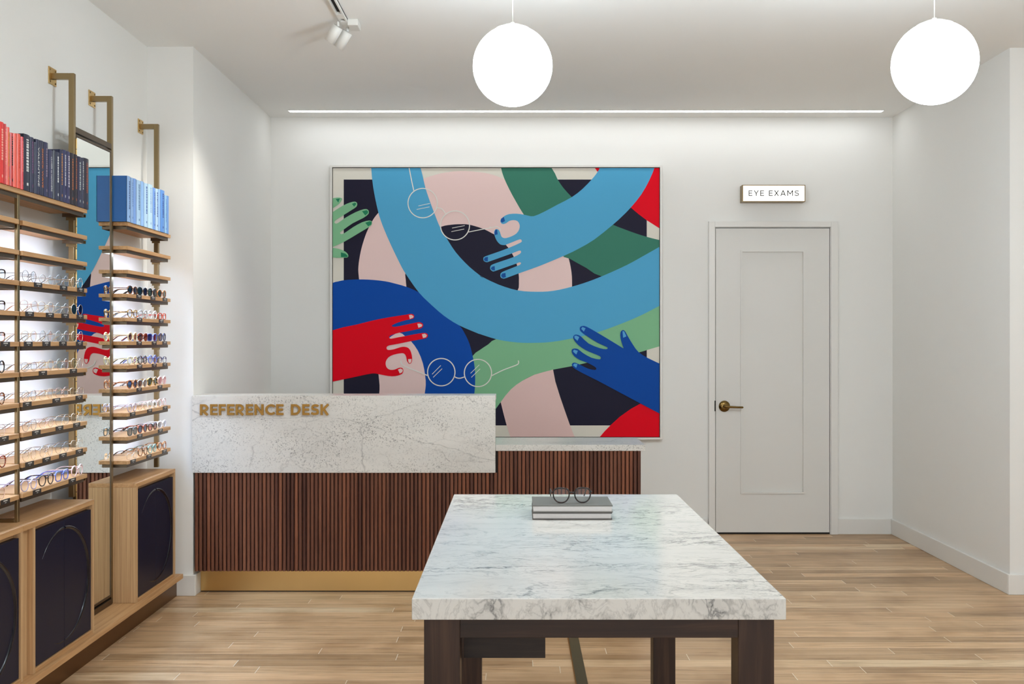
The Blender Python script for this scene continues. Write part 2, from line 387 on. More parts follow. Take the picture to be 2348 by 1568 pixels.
# ------------------------------------------------------------------ globe pendants
def globe(x, y, z, label, r=.1525):
    t = thing('globe_pendant', label, 'pendant light', (x, y, ZC), 'white glass globe pendants hanging from the ceiling')
    c = MB().lathe([(0, -.018), (.05, -.016), (.06, -.008), (.06, 0), (0, 0)], 32, Matrix.Translation((x, y, ZC))).build('ceiling_rose', WHITEM, t)
    prof = [(r * math.sin(a), r * math.cos(a)) for a in [PI * k / 40 for k in range(41)]]
    prof = [(max(a, 1e-5), b) for a, b in prof]
    MB().lathe(prof, 64, Matrix.Translation((x, y, z))).build('glass_globe', GLOBEM, t)
    MB().lathe([(0.0001, r + .016), (.008, r + .015), (.01, r + .008), (.035, r + .002), (.058, r - .008), (.066, r - .012), (.06, r - .016)], 40, Matrix.Translation((x, y, z))).build('globe_cap', WHITEM, t)
    MB().tube([(x, y, z + r + .012), (x, y, ZC - .01)], .0022, 8).build('cord', WHITEM, t)
s1 = 597; globe((1175.5 - VX) / s1, F / s1, H + (780 - 151.5) / s1, 'white lit glass globe pendant hanging above the marble table, left of the two')
s2 = 615; globe((2142.5 - VX) / s2, F / s2, H + (780 - 144.5) / s2, 'white lit glass globe pendant hanging at the right, near the right wall')
# unseen fill downlights, added overhead and behind the camera to brighten the room
def downlight(x, y, label):
    t = thing('added_fill_downlight', label, 'light', (x, y, ZC), 'unseen fill downlights added overhead and behind the viewpoint')
    MB().lathe([(.0001, -.003), (.12, -.003), (.12, 0), (.0001, 0)], 32, Matrix.Translation((x, y, ZC))).build('fill_lamp_disc', FILLM, t)
    MB().lathe([(.12, -.004), (.14, -.006), (.145, 0)], 32, Matrix.Translation((x, y, ZC))).build('trim_ring', WHITEM, t)
FILLM = emit('fill_downlight_white', (230, 245, 255), FILL_E)
nth = ['first', 'second', 'third', 'fourth']
nth.append('fifth')
for i, yy in enumerate((3.0, 1.4, -.2, -1.8, -3.4)):
    for j, xx in enumerate((-.9, .5, 1.9, 3.3)):
        if i == 0 and j == 1: continue
        downlight(xx, yy, 'added unseen round fill downlight, %s from the left in the %s row' % (nth[j], nth[i]))

# ------------------------------------------------------------------ track light
tl = thing('track_light', 'white ceiling track with two cylindrical spotlights at its end', 'track light', (-.84, 4.2, ZC))
m = MB().box((-.857, 1.6, ZC - .02), (-.85, 4.9, ZC)).box((-.829, 1.6, ZC - .02), (-.822, 4.9, ZC)).box((-.857, 1.6, ZC - .006), (-.822, 4.9, ZC))
m.build('track_rail', WHITEM, tl)
m = MB().box((-.85, 1.6, ZC - .0075), (-.829, 4.72, ZC - .006)).box((-.85, 4.79, ZC - .0075), (-.829, 4.83, ZC - .006)); m.build('conductor_slot', DARK, tl)
bx('track_adapter', (-.854, 4.72, ZC - .021), (-.825, 4.785, ZC - .006), WHITEM, tl); bx('track_adapter', (-.854, 4.83, ZC - .021), (-.825, 4.9, ZC - .006), WHITEM, tl)
bx('feed_box', (-.822, 4.845, ZC - .032), (-.772, 4.94, ZC), WHITEM, tl, .003)
def head(px, py, s, length, label):
    c = Vector(P(px, py, s)); d = Vector((-.55, .25, -.8)).normalized()
    a = c - d * length / 2
    q = d.to_track_quat('Z', 'Y').to_matrix().to_4x4(); M = Matrix.Translation(a) @ q
    rr = .027
    prof = [(.0001, 0), (rr - .003, 0), (rr, .003), (rr, length), (rr - .003, length), (rr - .004, length - .02), (.0001, length - .022)]
    h = MB().lathe(prof, 32, M).build('spotlight_head', WHITEM, tl)
    MB().tube([a, a + Vector((0, 0, ZC - .015 - a.z))], .007, 10).build('swivel_stem', WHITEM, h)
    MB().lathe([(.0001, length - .0205), (rr - .0045, length - .0205)], 32, M).build('lamp_lens', emit('spot_lens', (255, 248, 235), 5), h)
    l = bpy.data.lights.new('spot_lamp', 'SPOT'); l.energy = SPOT_W; l.spot_size = 1.2; l.spot_blend = .8; l.shadow_soft_size = .03; l.color = (1, .96, .9)
    lo = bpy.data.objects.new('spot_lamp', l); C.objects.link(lo); lo.matrix_world = Matrix.Translation(a + d * (length + .012)) @ (-d).to_track_quat('Z', 'Y').to_matrix().to_4x4()
head(765, 78, 470, .085, 'spot'); head(786, 91, 462, .09, 'spot')

# ------------------------------------------------------------------ painting
SA = 328.0
A = lambda x, y: (740 + x / 4.7525, 370 + y / 4.7515)
B = lambda x, y: (1100 + x / 4.751, 370 + y / 4.7515)
Cc = lambda x, y: (740 + x / 5.2275, 620 + y / 5.2267)
D = lambda x, y: (1100 + x / 4.6116, 680 + y / 4.6118)
RX0, RX1, RY0, RY1 = 763.4, 1511.6, 385.4, 1001.3
def clip(poly):
    def half(p, ax, val, sg):
        out = []
        for i in range(len(p)):
            a, b = p[i - 1], p[i]; ia, ib = (a[ax] - val) * sg >= 0, (b[ax] - val) * sg >= 0
            if ia != ib:
                t = (val - a[ax]) / (b[ax] - a[ax]); out.append((a[0] + (b[0] - a[0]) * t, a[1] + (b[1] - a[1]) * t))
            if ib: out.append(b)
        return out
    for ax, v, sg in ((0, RX0, 1), (0, RX1, -1), (1, RY0, 1), (1, RY1, -1)): poly = half(poly, ax, v, sg)
    return poly
YA = F / SA
pt = thing('framed_painting', 'large framed colourful painting of overlapping arms and hands on back wall', 'painting', ((1137 - VX) / SA, YB, H - (693 - VY) / SA))
ARTC = {'cream': (226, 221, 208), 'navy': (36, 34, 52), 'pink': (238, 208, 203), 'pinkd': (232, 198, 192), 'dgreen': (62, 126, 106), 'lblue': (86, 170, 212), 'royal': (10, 76, 168), 'hand': (12, 74, 162),
        'lgreen': (132, 190, 146), 'red': (232, 0, 30), 'nailb': (24, 84, 160), 'nailp': (240, 208, 204), 'nailg': (40, 128, 92), 'naill': (92, 168, 216), 'line': (232, 230, 222)}
ak = list(ARTC); amats = [plain('paint_' + k, ARTC[k], .5, var=.015, scale=4, spec=.1) for k in ak]
art = MB(); layer = [0]
def put(col, pts, smooth=4):
    if smooth > 1: pts = catmull(pts, smooth)
    art.mi = ak.index(col); layer[0] += 1; y = YA - .0012 - layer[0] * .00012
    for tr in tessellate_polygon([[Vector((u, v, 0)) for u, v in pts]]):
        q = [pts[i] for i in tr]
        ar = (q[1][0] - q[0][0]) * (q[2][1] - q[0][1]) - (q[2][0] - q[0][0]) * (q[1][1] - q[0][1])
        if ar < 0: q.reverse()
        q = clip(q)
        if len(q) >= 3: art.add([((u - VX) / SA, y, H - (v - VY) / SA) for u, v in q], [tuple(range(len(q)))])
def zz(fn, l): return [fn(*q) for q in l]
def line(fn, pts, wd, col='line', sub=5):
    p = zz(fn, pts) if fn else pts
    if len(p) > 2 and sub > 1: p = catmull(p, sub, False)
    put(col, ribbon(p, wd), 1)
def ring(fn, cx, cy, r, wd, sc):
    c = fn(cx, cy); r /= sc; n = 56
    for k in range(4):
        ps = [(c[0] + r * math.cos(2 * PI * (k * 14 + i) / n), c[1] + r * math.sin(2 * PI * (k * 14 + i) / n)) for i in range(15)]
        put('line', ribbon(ps, wd), 1)
put('cream', [(RX0, RY0), (RX1, RY0), (RX1, RY1), (RX0, RY1)], 1)
put('navy', [(788.2, 411.6), (1483, 411.6), (1483, 975.3), (788.2, 975.3)], 1)
put('pink', zz(A, [(405, 1400), (397, 1290), (388, 1180), (400, 1060), (430, 920), (480, 770), (540, 650), (608, 558), (760, 400), (900, 290), (1085, 195), (1250, 140), (1400, 113), (1550, 104), (1700, 118)])
    + zz(B, [(100, 135), (245, 185), (400, 280), (600, 450), (800, 700), (925, 950), (965, 1045), (990, 1150), (1003, 1250), (1005, 1365), (1000, 1430), (600, 1480)]) + zz(A, [(1500, 1450), (900, 1500)]), 3)
put('navy', zz(A, [(915, 1430), (912, 1368), (905, 1290), (903, 1200), (960, 1000), (1100, 800), (1290, 712), (1400, 690), (1500, 684), (1600, 690), (1750, 735), (1870, 797)])
    + zz(B, [(160, 800), (285, 910), (350, 1000), (400, 1110), (423, 1220), (427, 1300), (413, 1405), (300, 1450)]) + zz(A, [(1300, 1540), (1000, 1560)]), 3)
put('dgreen', zz(B, [(232, 70), (265, 180), (320, 300), (390, 430), (480, 580), (560, 660), (800, 660), (1040, 430), (1003, 390), (920, 300), (850, 200), (775, 60), (600, -40), (230, -40)]), 2)
put('dgreen', zz(B, [(1400, 660), (1450, 690), (1550, 730), (1700, 785), (1820, 822), (1950, 855), (2200, 915), (2200, 1000), (1800, 1040), (1600, 1160), (1350, 1260), (1160, 1160), (980, 1060), (900, 1010), (1100, 800)]), 2)
put('red', zz(B, [(1240, 50), (1330, 50), (1285, 117)]), 1)
put('red', zz(B, [(1895, 40), (1990, 40), (1990, 750), (1820, 642), (1730, 575), (1645, 503), (1600, 450), (1700, 250)]), 1)
put('lgreen', zz(D, [(195, 440), (90, 505), (0, 565)]) + zz(Cc, [(1797, 1025), (1780, 1180), (1700, 1400), (1700, 1700), (1800, 1900), (1950, 1840), (2060, 1700)])
    + zz(D, [(120, 1260), (175, 1180), (222, 1115), (330, 980), (450, 890), (580, 825), (775, 772), (975, 735), (1130, 700), (1400, 650), (1680, 590), (1775, 562), (1920, 520), (2200, 440), (2200, -100), (1400, 270), (900, 400), (500, 440)]), 2)
put('pinkd', zz(D, [(222, 1115), (272, 1046), (330, 980), (385, 933), (450, 890), (515, 855), (580, 825), (675, 797), (775, 772), (800, 900), (850, 1060), (905, 1220), (955, 1362), (1010, 1500), (328, 1500), (285, 1362), (250, 1230)]), 1)
put('red', zz(D, [(1700, 1130), (1920, 1246), (1920, 1500), (1255, 1500), (1320, 1423), (1380, 1362), (1480, 1270), (1600, 1185)]), 1)
put('royal', zz(Cc, [(-100, 250), (118, 150), (180, 133), (260, 117), (430, 107), (600, 113), (750, 130), (860, 155), (1000, 195), (1150, 262), (1400, 420), (1630, 650), (1700, 750), (1760, 880), (1797, 1025), (1820, 1150), (1828, 1300), (1818, 1475), (1780, 1700), (1700, 1986), (1200, 1986), (1200, 1500), (900, 1100), (100, 950)]), 3)
put('pink', zz(Cc, [(640, 1986), (665, 1650), (678, 1475), (682, 1380), (668, 1235), (650, 1100), (720, 900), (820, 790), (920, 745), (985, 785), (1060, 850), (1140, 960), (1200, 1110), (1228, 1260), (1235, 1370), (1222, 1475), (1180, 1700), (1100, 1986)]), 2)
put('lblue', zz(A, [(528, 40), (530, 75), (540, 200), (562, 350), (605, 550), (650, 690), (730, 880), (840, 1110), (905, 1225), (1050, 1430), (1190, 1568)])
    + zz(Cc, [(1300, 410), (1450, 540), (1630, 655), (1850, 750)]) + zz(D, [(0, 395), (195, 455), (400, 485), (570, 489), (750, 480), (975, 442), (1250, 375), (1500, 285), (1700, 200), (1895, 100), (2100, -10), (2300, -120)])
    + zz(B, [(2300, 735), (2100, 850), (1950, 935), (1800, 1020), (1600, 1130), (1350, 1243), (1180, 1310), (1003, 1365), (800, 1410), (620, 1420), (413, 1405), (200, 1340), (0, 1245)])
    + zz(A, [(1750, 1270), (1600, 1150), (1450, 990), (1340, 820), (1280, 720), (1230, 600), (1170, 440), (1120, 290), (1090, 160), (1068, 75), (1062, 40)]), 3)
put('lblue', zz(B, [(1335, 30), (1305, 80), (1270, 135), (1220, 197), (1120, 300), (1003, 390), (850, 470), (700, 550), (590, 597), (530, 592), (478, 580), (400, 570), (320, 575), (270, 595), (235, 625), (225, 650), (235, 675), (258, 683), (290, 672), (320, 650), (365, 640), (410, 650), (435, 690), (430, 740), (400, 785), (350, 815), (290, 835), (255, 833), (235, 815), (222, 775), (205, 745), (180, 737), (160, 755), (158, 790), (170, 830), (190, 870), (225, 905), (265, 912), (285, 908), (360, 878), (440, 848), (457, 865), (445, 885), (310, 945), (180, 993), (60, 1035), (40, 1055), (45, 1085), (75, 1098), (100, 1092), (230, 1046), (350, 1003), (430, 972), (450, 980), (440, 1005), (370, 1042), (260, 1080), (150, 1118), (118, 1140), (115, 1175), (140, 1197), (165, 1195), (280, 1155), (400, 1113), (430, 1100), (450, 1105), (440, 1125), (405, 1140), (320, 1174), (245, 1205), (225, 1230), (228, 1262), (255, 1277), (290, 1270), (425, 1220), (650, 1140), (925, 1025), (1080, 950), (1250, 850), (1450, 690), (1550, 600), (1645, 503), (1760, 360), (1850, 200), (1905, 65), (1915, 30)]), 2)
for n_ in ([(262, 605), (276, 650), (245, 668), (228, 655), (232, 625)], [(190, 745), (195, 795), (163, 803), (160, 770), (175, 742)], [(90, 1040), (88, 1090), (55, 1085), (45, 1065), (60, 1045)], [(163, 1140), (165, 1188), (135, 1185), (120, 1165), (135, 1147)], [(280, 1215), (285, 1262), (250, 1270), (232, 1245), (245, 1222)]):
    put('nailb', zz(B, n_), 1)
ring(A, 1090, 455, 160, 2.2, 4.7525); ring(A, 1442, 698, 158, 2.2, 4.7525)
line(A, [(940, 60), (967, 200), (993, 320)], 2.2); line(A, [(1248, 505), (1300, 520), (1337, 567)], 2.2)
line(None, zz(A, [(1590, 770), (1740, 740), (1880, 716)]) + zz(B, [(110, 716), (180, 712), (213, 726), (230, 752)]), 1.8)
for a, b in (((1043, 486), (1170, 458)), ((1025, 524), (1165, 496)), ((1410, 727), (1548, 700)), ((1402, 766), (1542, 738))): line(A, [a, b], 1.3, sub=1)
put('red', zz(Cc, [(-60, 765), (118, 718), (250, 680), (400, 650), (600, 600), (750, 570), (900, 545), (1000, 530), (1060, 520), (1090, 530), (1098, 553), (1080, 578), (1000, 595), (900, 625), (840, 652), (830, 668), (870, 675), (1000, 650), (1130, 622), (1170, 622), (1200, 640), (1203, 668), (1180, 692), (1130, 705), (1000, 732), (920, 745), (850, 765), (805, 785), (798, 805), (820, 818), (900, 802), (1000, 784), (1100, 765), (1210, 748), (1250, 757), (1262, 780), (1245, 808), (1200, 820), (1060, 847), (900, 880), (800, 898), (770, 915), (768, 940), (790, 952), (850, 945), (930, 920), (980, 914), (1030, 930), (1060, 980), (1073, 1050), (1068, 1095), (1050, 1118), (1030, 1112), (1010, 1080), (1000, 1030), (975, 995), (930, 993), (850, 1010), (790, 1040), (758, 1090), (757, 1135), (775, 1170), (810, 1190), (860, 1188), (900, 1172), (935, 1163), (960, 1175), (968, 1200), (955, 1235), (900, 1260), (830, 1268), (750, 1258), (670, 1242), (600, 1233), (450, 1262), (250, 1305), (118, 1332), (-60, 1370)]), 2)
for n_ in ([(1035, 537), (1062, 531), (1090, 547), (1085, 565), (1045, 582)], [(1135, 638), (1170, 637), (1195, 652), (1188, 672), (1148, 687)], [(1190, 765), (1225, 757), (1250, 775), (1240, 800), (1203, 810)], [(1023, 1063), (1066, 1060), (1062, 1095), (1046, 1114), (1030, 1100)], [(903, 1187), (935, 1173), (962, 1190), (955, 1218), (925, 1235)]):
    put('nailp', zz(Cc, n_), 1)
ring(Cc, 1422, 1218, 164, 2.4, 5.2275); ring(Cc, 1861, 1228, 163, 2.4, 5.2275)
line(Cc, [(1258, 1258), (1100, 1195), (975, 1143), (945, 1115), (938, 1080)], 2.4); line(Cc, [(1578, 1270), (1610, 1287), (1650, 1290), (1700, 1275)], 2.4)
line(D, [(128, 835), (250, 775), (385, 724), (410, 702), (408, 675)], 2.2)
for a, b in (((1312, 1243), (1416, 1138)), ((1325, 1280), (1432, 1176)), ((1773, 1232), (1878, 1130)), ((1782, 1280), (1887, 1178))): line(Cc, [a, b], 1.4, sub=1)
put('hand', zz(D, [(2150, 830), (1895, 705), (1775, 648), (1680, 588), (1620, 510), (1560, 410), (1535, 365), (1512, 353), (1492, 370), (1485, 410), (1495, 470), (1521, 545), (1527, 552), (1515, 545), (1400, 475), (1250, 385), (1130, 318), (1085, 310), (1060, 325), (1062, 355), (1090, 385), (1160, 435), (1250, 490), (1340, 530), (1352, 545), (1335, 555), (1270, 545), (1150, 495), (1075, 425), (1040, 405), (1005, 403), (988, 425), (995, 455), (1040, 510), (1120, 565), (1200, 600), (1270, 630), (1280, 650), (1265, 663), (1180, 645), (1090, 595), (1040, 555), (1000, 548), (975, 560), (973, 590), (1000, 630), (1060, 670), (1130, 695), (1215, 740), (1232, 762), (1215, 775), (1150, 762), (1090, 735), (1045, 712), (1000, 697), (975, 710), (978, 735), (1010, 765), (1100, 815), (1250, 890), (1400, 970), (1700, 1130), (1900, 1235), (2150, 1370)]), 2)
for n_ in ([(1118, 335), (1100, 370), (1072, 340), (1085, 320)], [(1052, 427), (1033, 467), (1002, 440), (1000, 415), (1020, 412)], [(1037, 573), (1020, 612), (985, 580), (995, 560)], [(1033, 712), (1020, 752), (985, 725), (1000, 707)], [(1508, 365), (1525, 365), (1550, 420), (1515, 435)]):
    put('naill', zz(D, n_), 1)
put('lgreen', zz(A, [(80, 415), (108, 405), (160, 395), (205, 400), (212, 420), (180, 465), (108, 515), (60, 545), (60, 590), (108, 555), (220, 485), (300, 450), (355, 440), (378, 460), (370, 495), (320, 530), (240, 580), (160, 630), (130, 660), (140, 678), (170, 672), (250, 615), (360, 555), (450, 522), (490, 525), (505, 550), (495, 580), (440, 620), (330, 675), (230, 745), (192, 775), (200, 793), (235, 785), (330, 720), (430, 665), (510, 645), (538, 660), (535, 690), (500, 720), (400, 780), (240, 875), (108, 935), (60, 960)]), 2)
put('lgreen', zz(A, [(80, 948), (180, 955), (250, 985), (280, 1020), (275, 1045), (235, 1050), (80, 1042)]), 2)
for n_ in ([(143, 412), (190, 405), (172, 450)], [(320, 465), (350, 452), (370, 462), (345, 495)], [(430, 545), (480, 532), (500, 550), (490, 570), (465, 590)], [(465, 670), (515, 652), (537, 662), (530, 690), (497, 708)], [(200, 992), (250, 1005), (275, 1030), (270, 1043), (202, 1043)]):
    put('nailg', zz(A, n_), 1)
art.mi = 0
ax0, az1 = (RX0 - VX) / SA, H - (RY0 - VY) / SA; ax1, az0 = (RX1 - VX) / SA, H - (RY1 - VY) / SA
art.box((ax0, YA - .001, az0), (ax1, YA + .012, az1))
art.build('painted_canvas', amats, pt, fix=False)
fo, gp = .014, .0045
m = MB(); o1 = (ax0 - fo - gp, az0 - fo - gp, ax1 + fo + gp, az1 + fo + gp); i1 = (ax0 - gp, az0 - gp, ax1 + gp, az1 + gp)
yf2 = YA - .012
m.box((o1[0], yf2, o1[1]), (i1[0], YB, o1[3])).box((i1[2], yf2, o1[1]), (o1[2], YB, o1[3])).box((i1[0], yf2, o1[1]), (i1[2], YB, i1[1])).box((i1[0], yf2, i1[3]), (i1[2], YB, o1[3]))
m.build('frame', TRIM, pt, .001)
bx('shadow_gap', (i1[0], YA + .006, i1[1]), (i1[2], YA + .03, i1[3]), DARK, pt)

# ------------------------------------------------------------------ stroke lettering
def glyph(ch, w):
    h = w / 2
    def arc(cx, cy, r, a0, a1, n=14): return [(cx + r * math.cos(math.radians(a0 + (a1 - a0) * i / n)), cy + r * math.sin(math.radians(a0 + (a1 - a0) * i / n))) for i in range(n + 1)]
    if ch in 'EF':
        Wd = .56; L = [[(h, 0), (h, 1)], [(h, 1 - h), (Wd, 1 - h)], [(h, .5), (Wd - .04, .5)]] + ([[(h, h), (Wd, h)]] if ch == 'E' else []); return Wd, L
    if ch == 'R':
        Wd = .64; yt, yb = 1 - h, .40; r = (yt - yb) / 2; cx = Wd - h - r - .02
        return Wd, [[(h, 0), (h, 1)], [(h, yt), (cx, yt)] + arc(cx, (yt + yb) / 2, r, 90, -90)[1:] + [(h, yb)], [(cx - .06, yb), (Wd - h * .9, 0)]]
    if ch == 'N': return .78, [[(h, 0), (h, 1)], [(.78 - h, 0), (.78 - h, 1)], [(h, 1 - h * .7), (.78 - h, h * .7)]]
    if ch == 'C': return .80, [arc(.5, .5, .5 - h, 42, 318, 26)]
    if ch == 'D':
        Wd = .80; r = .5 - h; cx = Wd - .5; return Wd, [[(h, 0), (h, 1)], [(h, 1 - h), (cx, 1 - h)] + arc(cx, .5, r, 90, -90, 18)[1:] + [(h, h)]]
    if ch == 'S':
        c = catmull([(.56 - h * .3, .82 - h * .2), (.45, 1 - h - .02), (.30, 1 - h), (.15 + h * .2, .93 - h), (.03 + h, .73), (.14 + h * .2, .57), (.31, .51), (.50 - h * .3, .44), (.60 - h, .27), (.47, .05 + h), (.31, h), (.15, .03 + h), (h * .4, .17 + h * .3)], 3, False); return .60, [c]
    if ch == 'K': return .72, [[(h, 0), (h, 1)], [(.68 - h * .2, 1), (h, .36)], [(.27, .55), (.72 - h, 0)]]
    if ch == 'Y': return .68, [[(h, 1), (.34, .42)], [(.68 - h, 1), (.34, .42)], [(.34, .46), (.34, 0)]]
    if ch == 'X': return .66, [[(h, 1), (.66 - h, 0)], [(.66 - h, 1), (h, 0)]]
    if ch == 'A': return .76, [[(h, 0), (.38, 1)], [(.38, 1), (.76 - h, 0)], [(.15, .3), (.61, .3)]]
    if ch == 'M': return .86, [[(h, 0), (h, 1)], [(h, 1), (.43, .32)], [(.43, .32), (.86 - h, 1)], [(.86 - h, 1), (.86 - h, 0)]]
    return .34, []
def lettering(text, w, x0, x1, z0, z1, y0, y1, mat, parent, name='letter', widths={}):
    def fit(ch):
        wd, L = glyph(ch, w)
        if ch in widths:
            k = (widths[ch] - w) / (wd - w) if L else 1; L = [[(w / 2 + (u - w / 2) * k, v) for u, v in st] for st in L]; wd = widths[ch]
        return wd, L
    hh = z1 - z0; gl = [fit(c) for c in text]; tot = sum(g[0] for g in gl); sp = ((x1 - x0) / hh - tot) / (len(text) - 1); x = 0
    for (wd, L), ch in zip(gl, text):
        if L:
            mm = MB()
            for k, s_ in enumerate(L):
                off = k * .00012
                rb = ribbon(s_, w); ns = len(s_); vs = []
                for q in range(ns):
                    for (u, v) in (rb[q], rb[2 * ns - 1 - q]):
                        for t in (y0 - off, y1): vs.append((x0 + (x + u) * hh, t, z0 + v * hh))
                fs_ = [(0, 1, 3, 2), (4 * ns - 4, 4 * ns - 2, 4 * ns - 1, 4 * ns - 3)]
                for q in range(ns - 1):
                    a_ = 4 * q; b_ = a_ + 4
                    fs_ += [(a_, a_ + 2, b_ + 2, b_), (a_ + 1, b_ + 1, b_ + 3, a_ + 3), (a_, b_, b_ + 1, a_ + 1), (a_ + 2, a_ + 3, b_ + 3, b_ + 2)]
                mm.add(vs, fs_)
            mm.build(name, mat, parent, fix=True)
        x += wd + sp

# ------------------------------------------------------------------ reception desk
s0 = 431.0; YS = F / s0
desk = thing('reception_desk', 'marble and ribbed walnut reception desk with brass letters under the painting', 'desk', (-.55, 5.5, 0))
dl, dr = (440 - VX) / s0, (1136 - VX) / s0
zt_, zb_ = H - 127 / s0, H - 304 / s0
bx('marble_front', (dl, YS, zb_), (dr, YS + .03, zt_), M_DESK, desk, .0015)
bx('marble_ledge', (dl, YS + .031, zt_ - .03), (dr, YS + .21, zt_), M_DESK, desk, .0015)
xr = .665
bx('counter_top', (dr - .05, YS + .031, zt_ - .2945), (xr + .022, YS + .41, zt_ - .262), M_DESK, desk, .002)
bx('counter_body', (NL + .012, YS + .03, .14), (xr - .002, YS + .38, zt_ - .295), WAL_D, desk)
bx('ledge_support', (dl + .01, YS + .031, zt_ - .295), (dr - .005, YS + .19, zt_ - .031), M_DESK, desk)
bx('counter_top_edge', (dr + .0015, YS + .0055, zt_ - .2945), (xr + .022, YS + .0305, zt_ - .262), M_DESK, desk, .001)
# ribbed cladding
m = MB(); m.mi = 1; m.box((NL + .008, YS + .016, .132), (xr - .002, YS + .0295, zt_ - .296)); m.mi = 0
nsl = 112; pitch = (xr - NL - .008) / nsl
for i in range(nsl):
    xc = NL + .008 + pitch * (i + .5); hw = pitch * .40
    ztop = zb_ - .0005 if xc < dr + .002 else zt_ - .2955
    prof = [(-hw, .012), (-hw, .004), (-hw * .75, .0012), (-hw * .3, 0), (hw * .3, 0), (hw * .75, .0012), (hw, .004), (hw, .012)]
    n = len(prof); y_ = YS + .0045 if xc < dr + .02 else YS + .0045
    vs = [(xc + u, y_ + v, .13) for u, v in prof] + [(xc + u, y_ + v, ztop) for u, v in prof]
    m.add(vs, [(k, (k + 1) % n, n + (k + 1) % n, n + k) for k in range(n)] + [tuple(range(n)), tuple(range(n, 2 * n))][:2])
m.build('slat_cladding', [SLAT, SLATBACK], desk)
YK = F / 424.0
bx('kick_plate', (NL + .016, YK, .006), (xr - .06, YK + .02, .139), BRASS, desk)
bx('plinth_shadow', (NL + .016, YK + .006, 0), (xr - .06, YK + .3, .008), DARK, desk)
lx0, lx1 = (459.5 - VX) / s0, (754.6 - VX) / s0; lz1, lz0 = H - (926.4 - VY) / s0, H - (951.3 - VY) / s0
lettering('REFERENCE DESK', .205, lx0, lx1, lz0, lz1, YS - .009, YS - .0001, LETTER, desk, widths={'R': .77, 'E': .64, 'F': .60, 'N': .83, 'C': .85, 'D': .88, 'S': .72, 'K': .77, ' ': .40})

# ------------------------------------------------------------------ EYE EXAMS sign
sg = thing('lit_sign', 'small lit white rectangular sign reading EYE EXAMS above the door', 'sign', ((1773 - VX) / 326.5, YB, 2.38))
ys = F / 330.0
a0, a1 = (1702.3 - VX) / 330, (1846.7 - VX) / 330; b1, b0 = H + (780 - 423.6) / 330, H + (780 - 462.6) / 330
m = MB(); t = .006
m.box((a0, ys, b0), (a0 + t, YB, b1)).box((a1 - t, ys, b0), (a1, YB, b1)).box((a0 + t, ys, b0), (a1 - t, YB, b0 + t)).box((a0 + t, ys, b1 - t), (a1 - t, YB, b1))
m.build('sign_frame', BRONZE, sg, .001)
bx('lit_face', (a0 + t, ys + .003, b0 + t), (a1 - t, ys + .012, b1 - t), SIGNM, sg)
SGL = plain('sign_letter_grey', (40, 37, 32), .5)
lettering('EYE EXAMS', .145, (1716.6 - VX) / 330, (1832 - VX) / 330, H + (780 - 449) / 330, H + (780 - 436.2) / 330, ys + .001, ys + .0029, SGL, sg, widths={'E': .67, 'Y': .88, 'X': .86, 'A': .96, 'M': 1.04, 'S': .78, ' ': .35})

# ------------------------------------------------------------------ marble table
tb = thing('display_table', 'marble topped display table on dark walnut legs in the foreground', 'table', (.192, 3.1, 0))
TY0, TY1, TX0, TX1, TZ = F / 987, F / 588.5, -.2432, .6272, .76
m = MB()
m.add([(TX0, TY0, TZ), (TX1, TY0, TZ), (TX1, TY1, TZ), (TX0, TY1, TZ), (TX0, TY0, TZ - .05), (TX1, TY0, TZ - .05), (TX1, TY1, TZ - .05), (TX0, TY1, TZ - .05)],
      [(0, 1, 2, 3), (4, 7, 6, 5), (0, 4, 5, 1), (1, 5, 6, 2), (2, 6, 7, 3), (3, 7, 4, 0)])
m.m = [0, 0, 1, 1, 1, 1]
top = m.build('marble_top', [M_TAB, M_EDGE], tb, .0025)
LX0, LX1, LY0, LY1, LZ = -.2155, .6015, 2.322, 3.842, TZ - .0505
for (lx, ly) in ((LX0, LY0), (LX1 - .084, LY0), (LX0, LY1 - .078), (LX1 - .084, LY1 - .078)):
    bx('leg', (lx, ly, 0), (lx + .084, ly + .078, LZ), WAL_V, tb, .0015)
for yy in (LY0, LY1 - .022): bx('apron', (LX0 + .0842, yy, LZ - .0435), (LX1 - .0842, yy + .022, LZ), WAL_H, tb, .001)
for xx in (LX0 + .004, LX1 - .03): bx('side_rail', (xx, LY0 + .0785, LZ - .0435), (xx + .022, LY1 - .0785, LZ), WAL_V, tb, .001)
bx('hanging_drawer_box', (-.128, 2.42, LZ - .122), (.0705, 2.75, LZ - .0005), WAL_D, tb, .001)
fs = thing('floor_cable_cover', 'narrow bronze cable cover strip lying on the floor under the table', 'floor strip', (.26, 3.9, 0))
bx('cover_plate', (.238, 3.2, .0005), (.283, 5.2, .005), plain('greenish_bronze', (112, 108, 86), .3, .6, var=.05), fs)
bx('edge_lip', (.2335, 3.2, .0005), (.238, 5.2, .0065), BRASS, fs)

# books on the table
def flat_book(label, x0, x1, y0, y1, z0, h, cov):
    t = thing('book', label, 'book', ((x0 + x1) / 2, (y0 + y1) / 2, z0), 'grey hardback books stacked on the marble table')
    m = MB(); c = .0035
    m.box((x0, y0, z0), (x1, y1, z0 + c)).box((x0, y0, z0 + h - c), (x1, y1, z0 + h)).box((x0 + .003, y1 - .004, z0 + c), (x1 - .003, y1, z0 + h - c))
    m.build('cover', cov, t, .0008)
    bx('pages', (x0 + .0025, y0 + .003, z0 + c), (x1 - .0035, y1 - .004, z0 + h - c), plain('page_edges', (222, 218, 216), .7, var=.04, scale=120), t)
    return t
sb = 686.0; bxa, bxb = (1221 - VX) / sb, (1404.5 - VX) / sb; yb0 = F / sb
GREY = plain('grey_book_cloth', (112, 110, 104), .5, var=.03, scale=60)
GREY2 = plain('dark_grey_book_cloth', (84, 80, 78), .5, var=.03, scale=60)
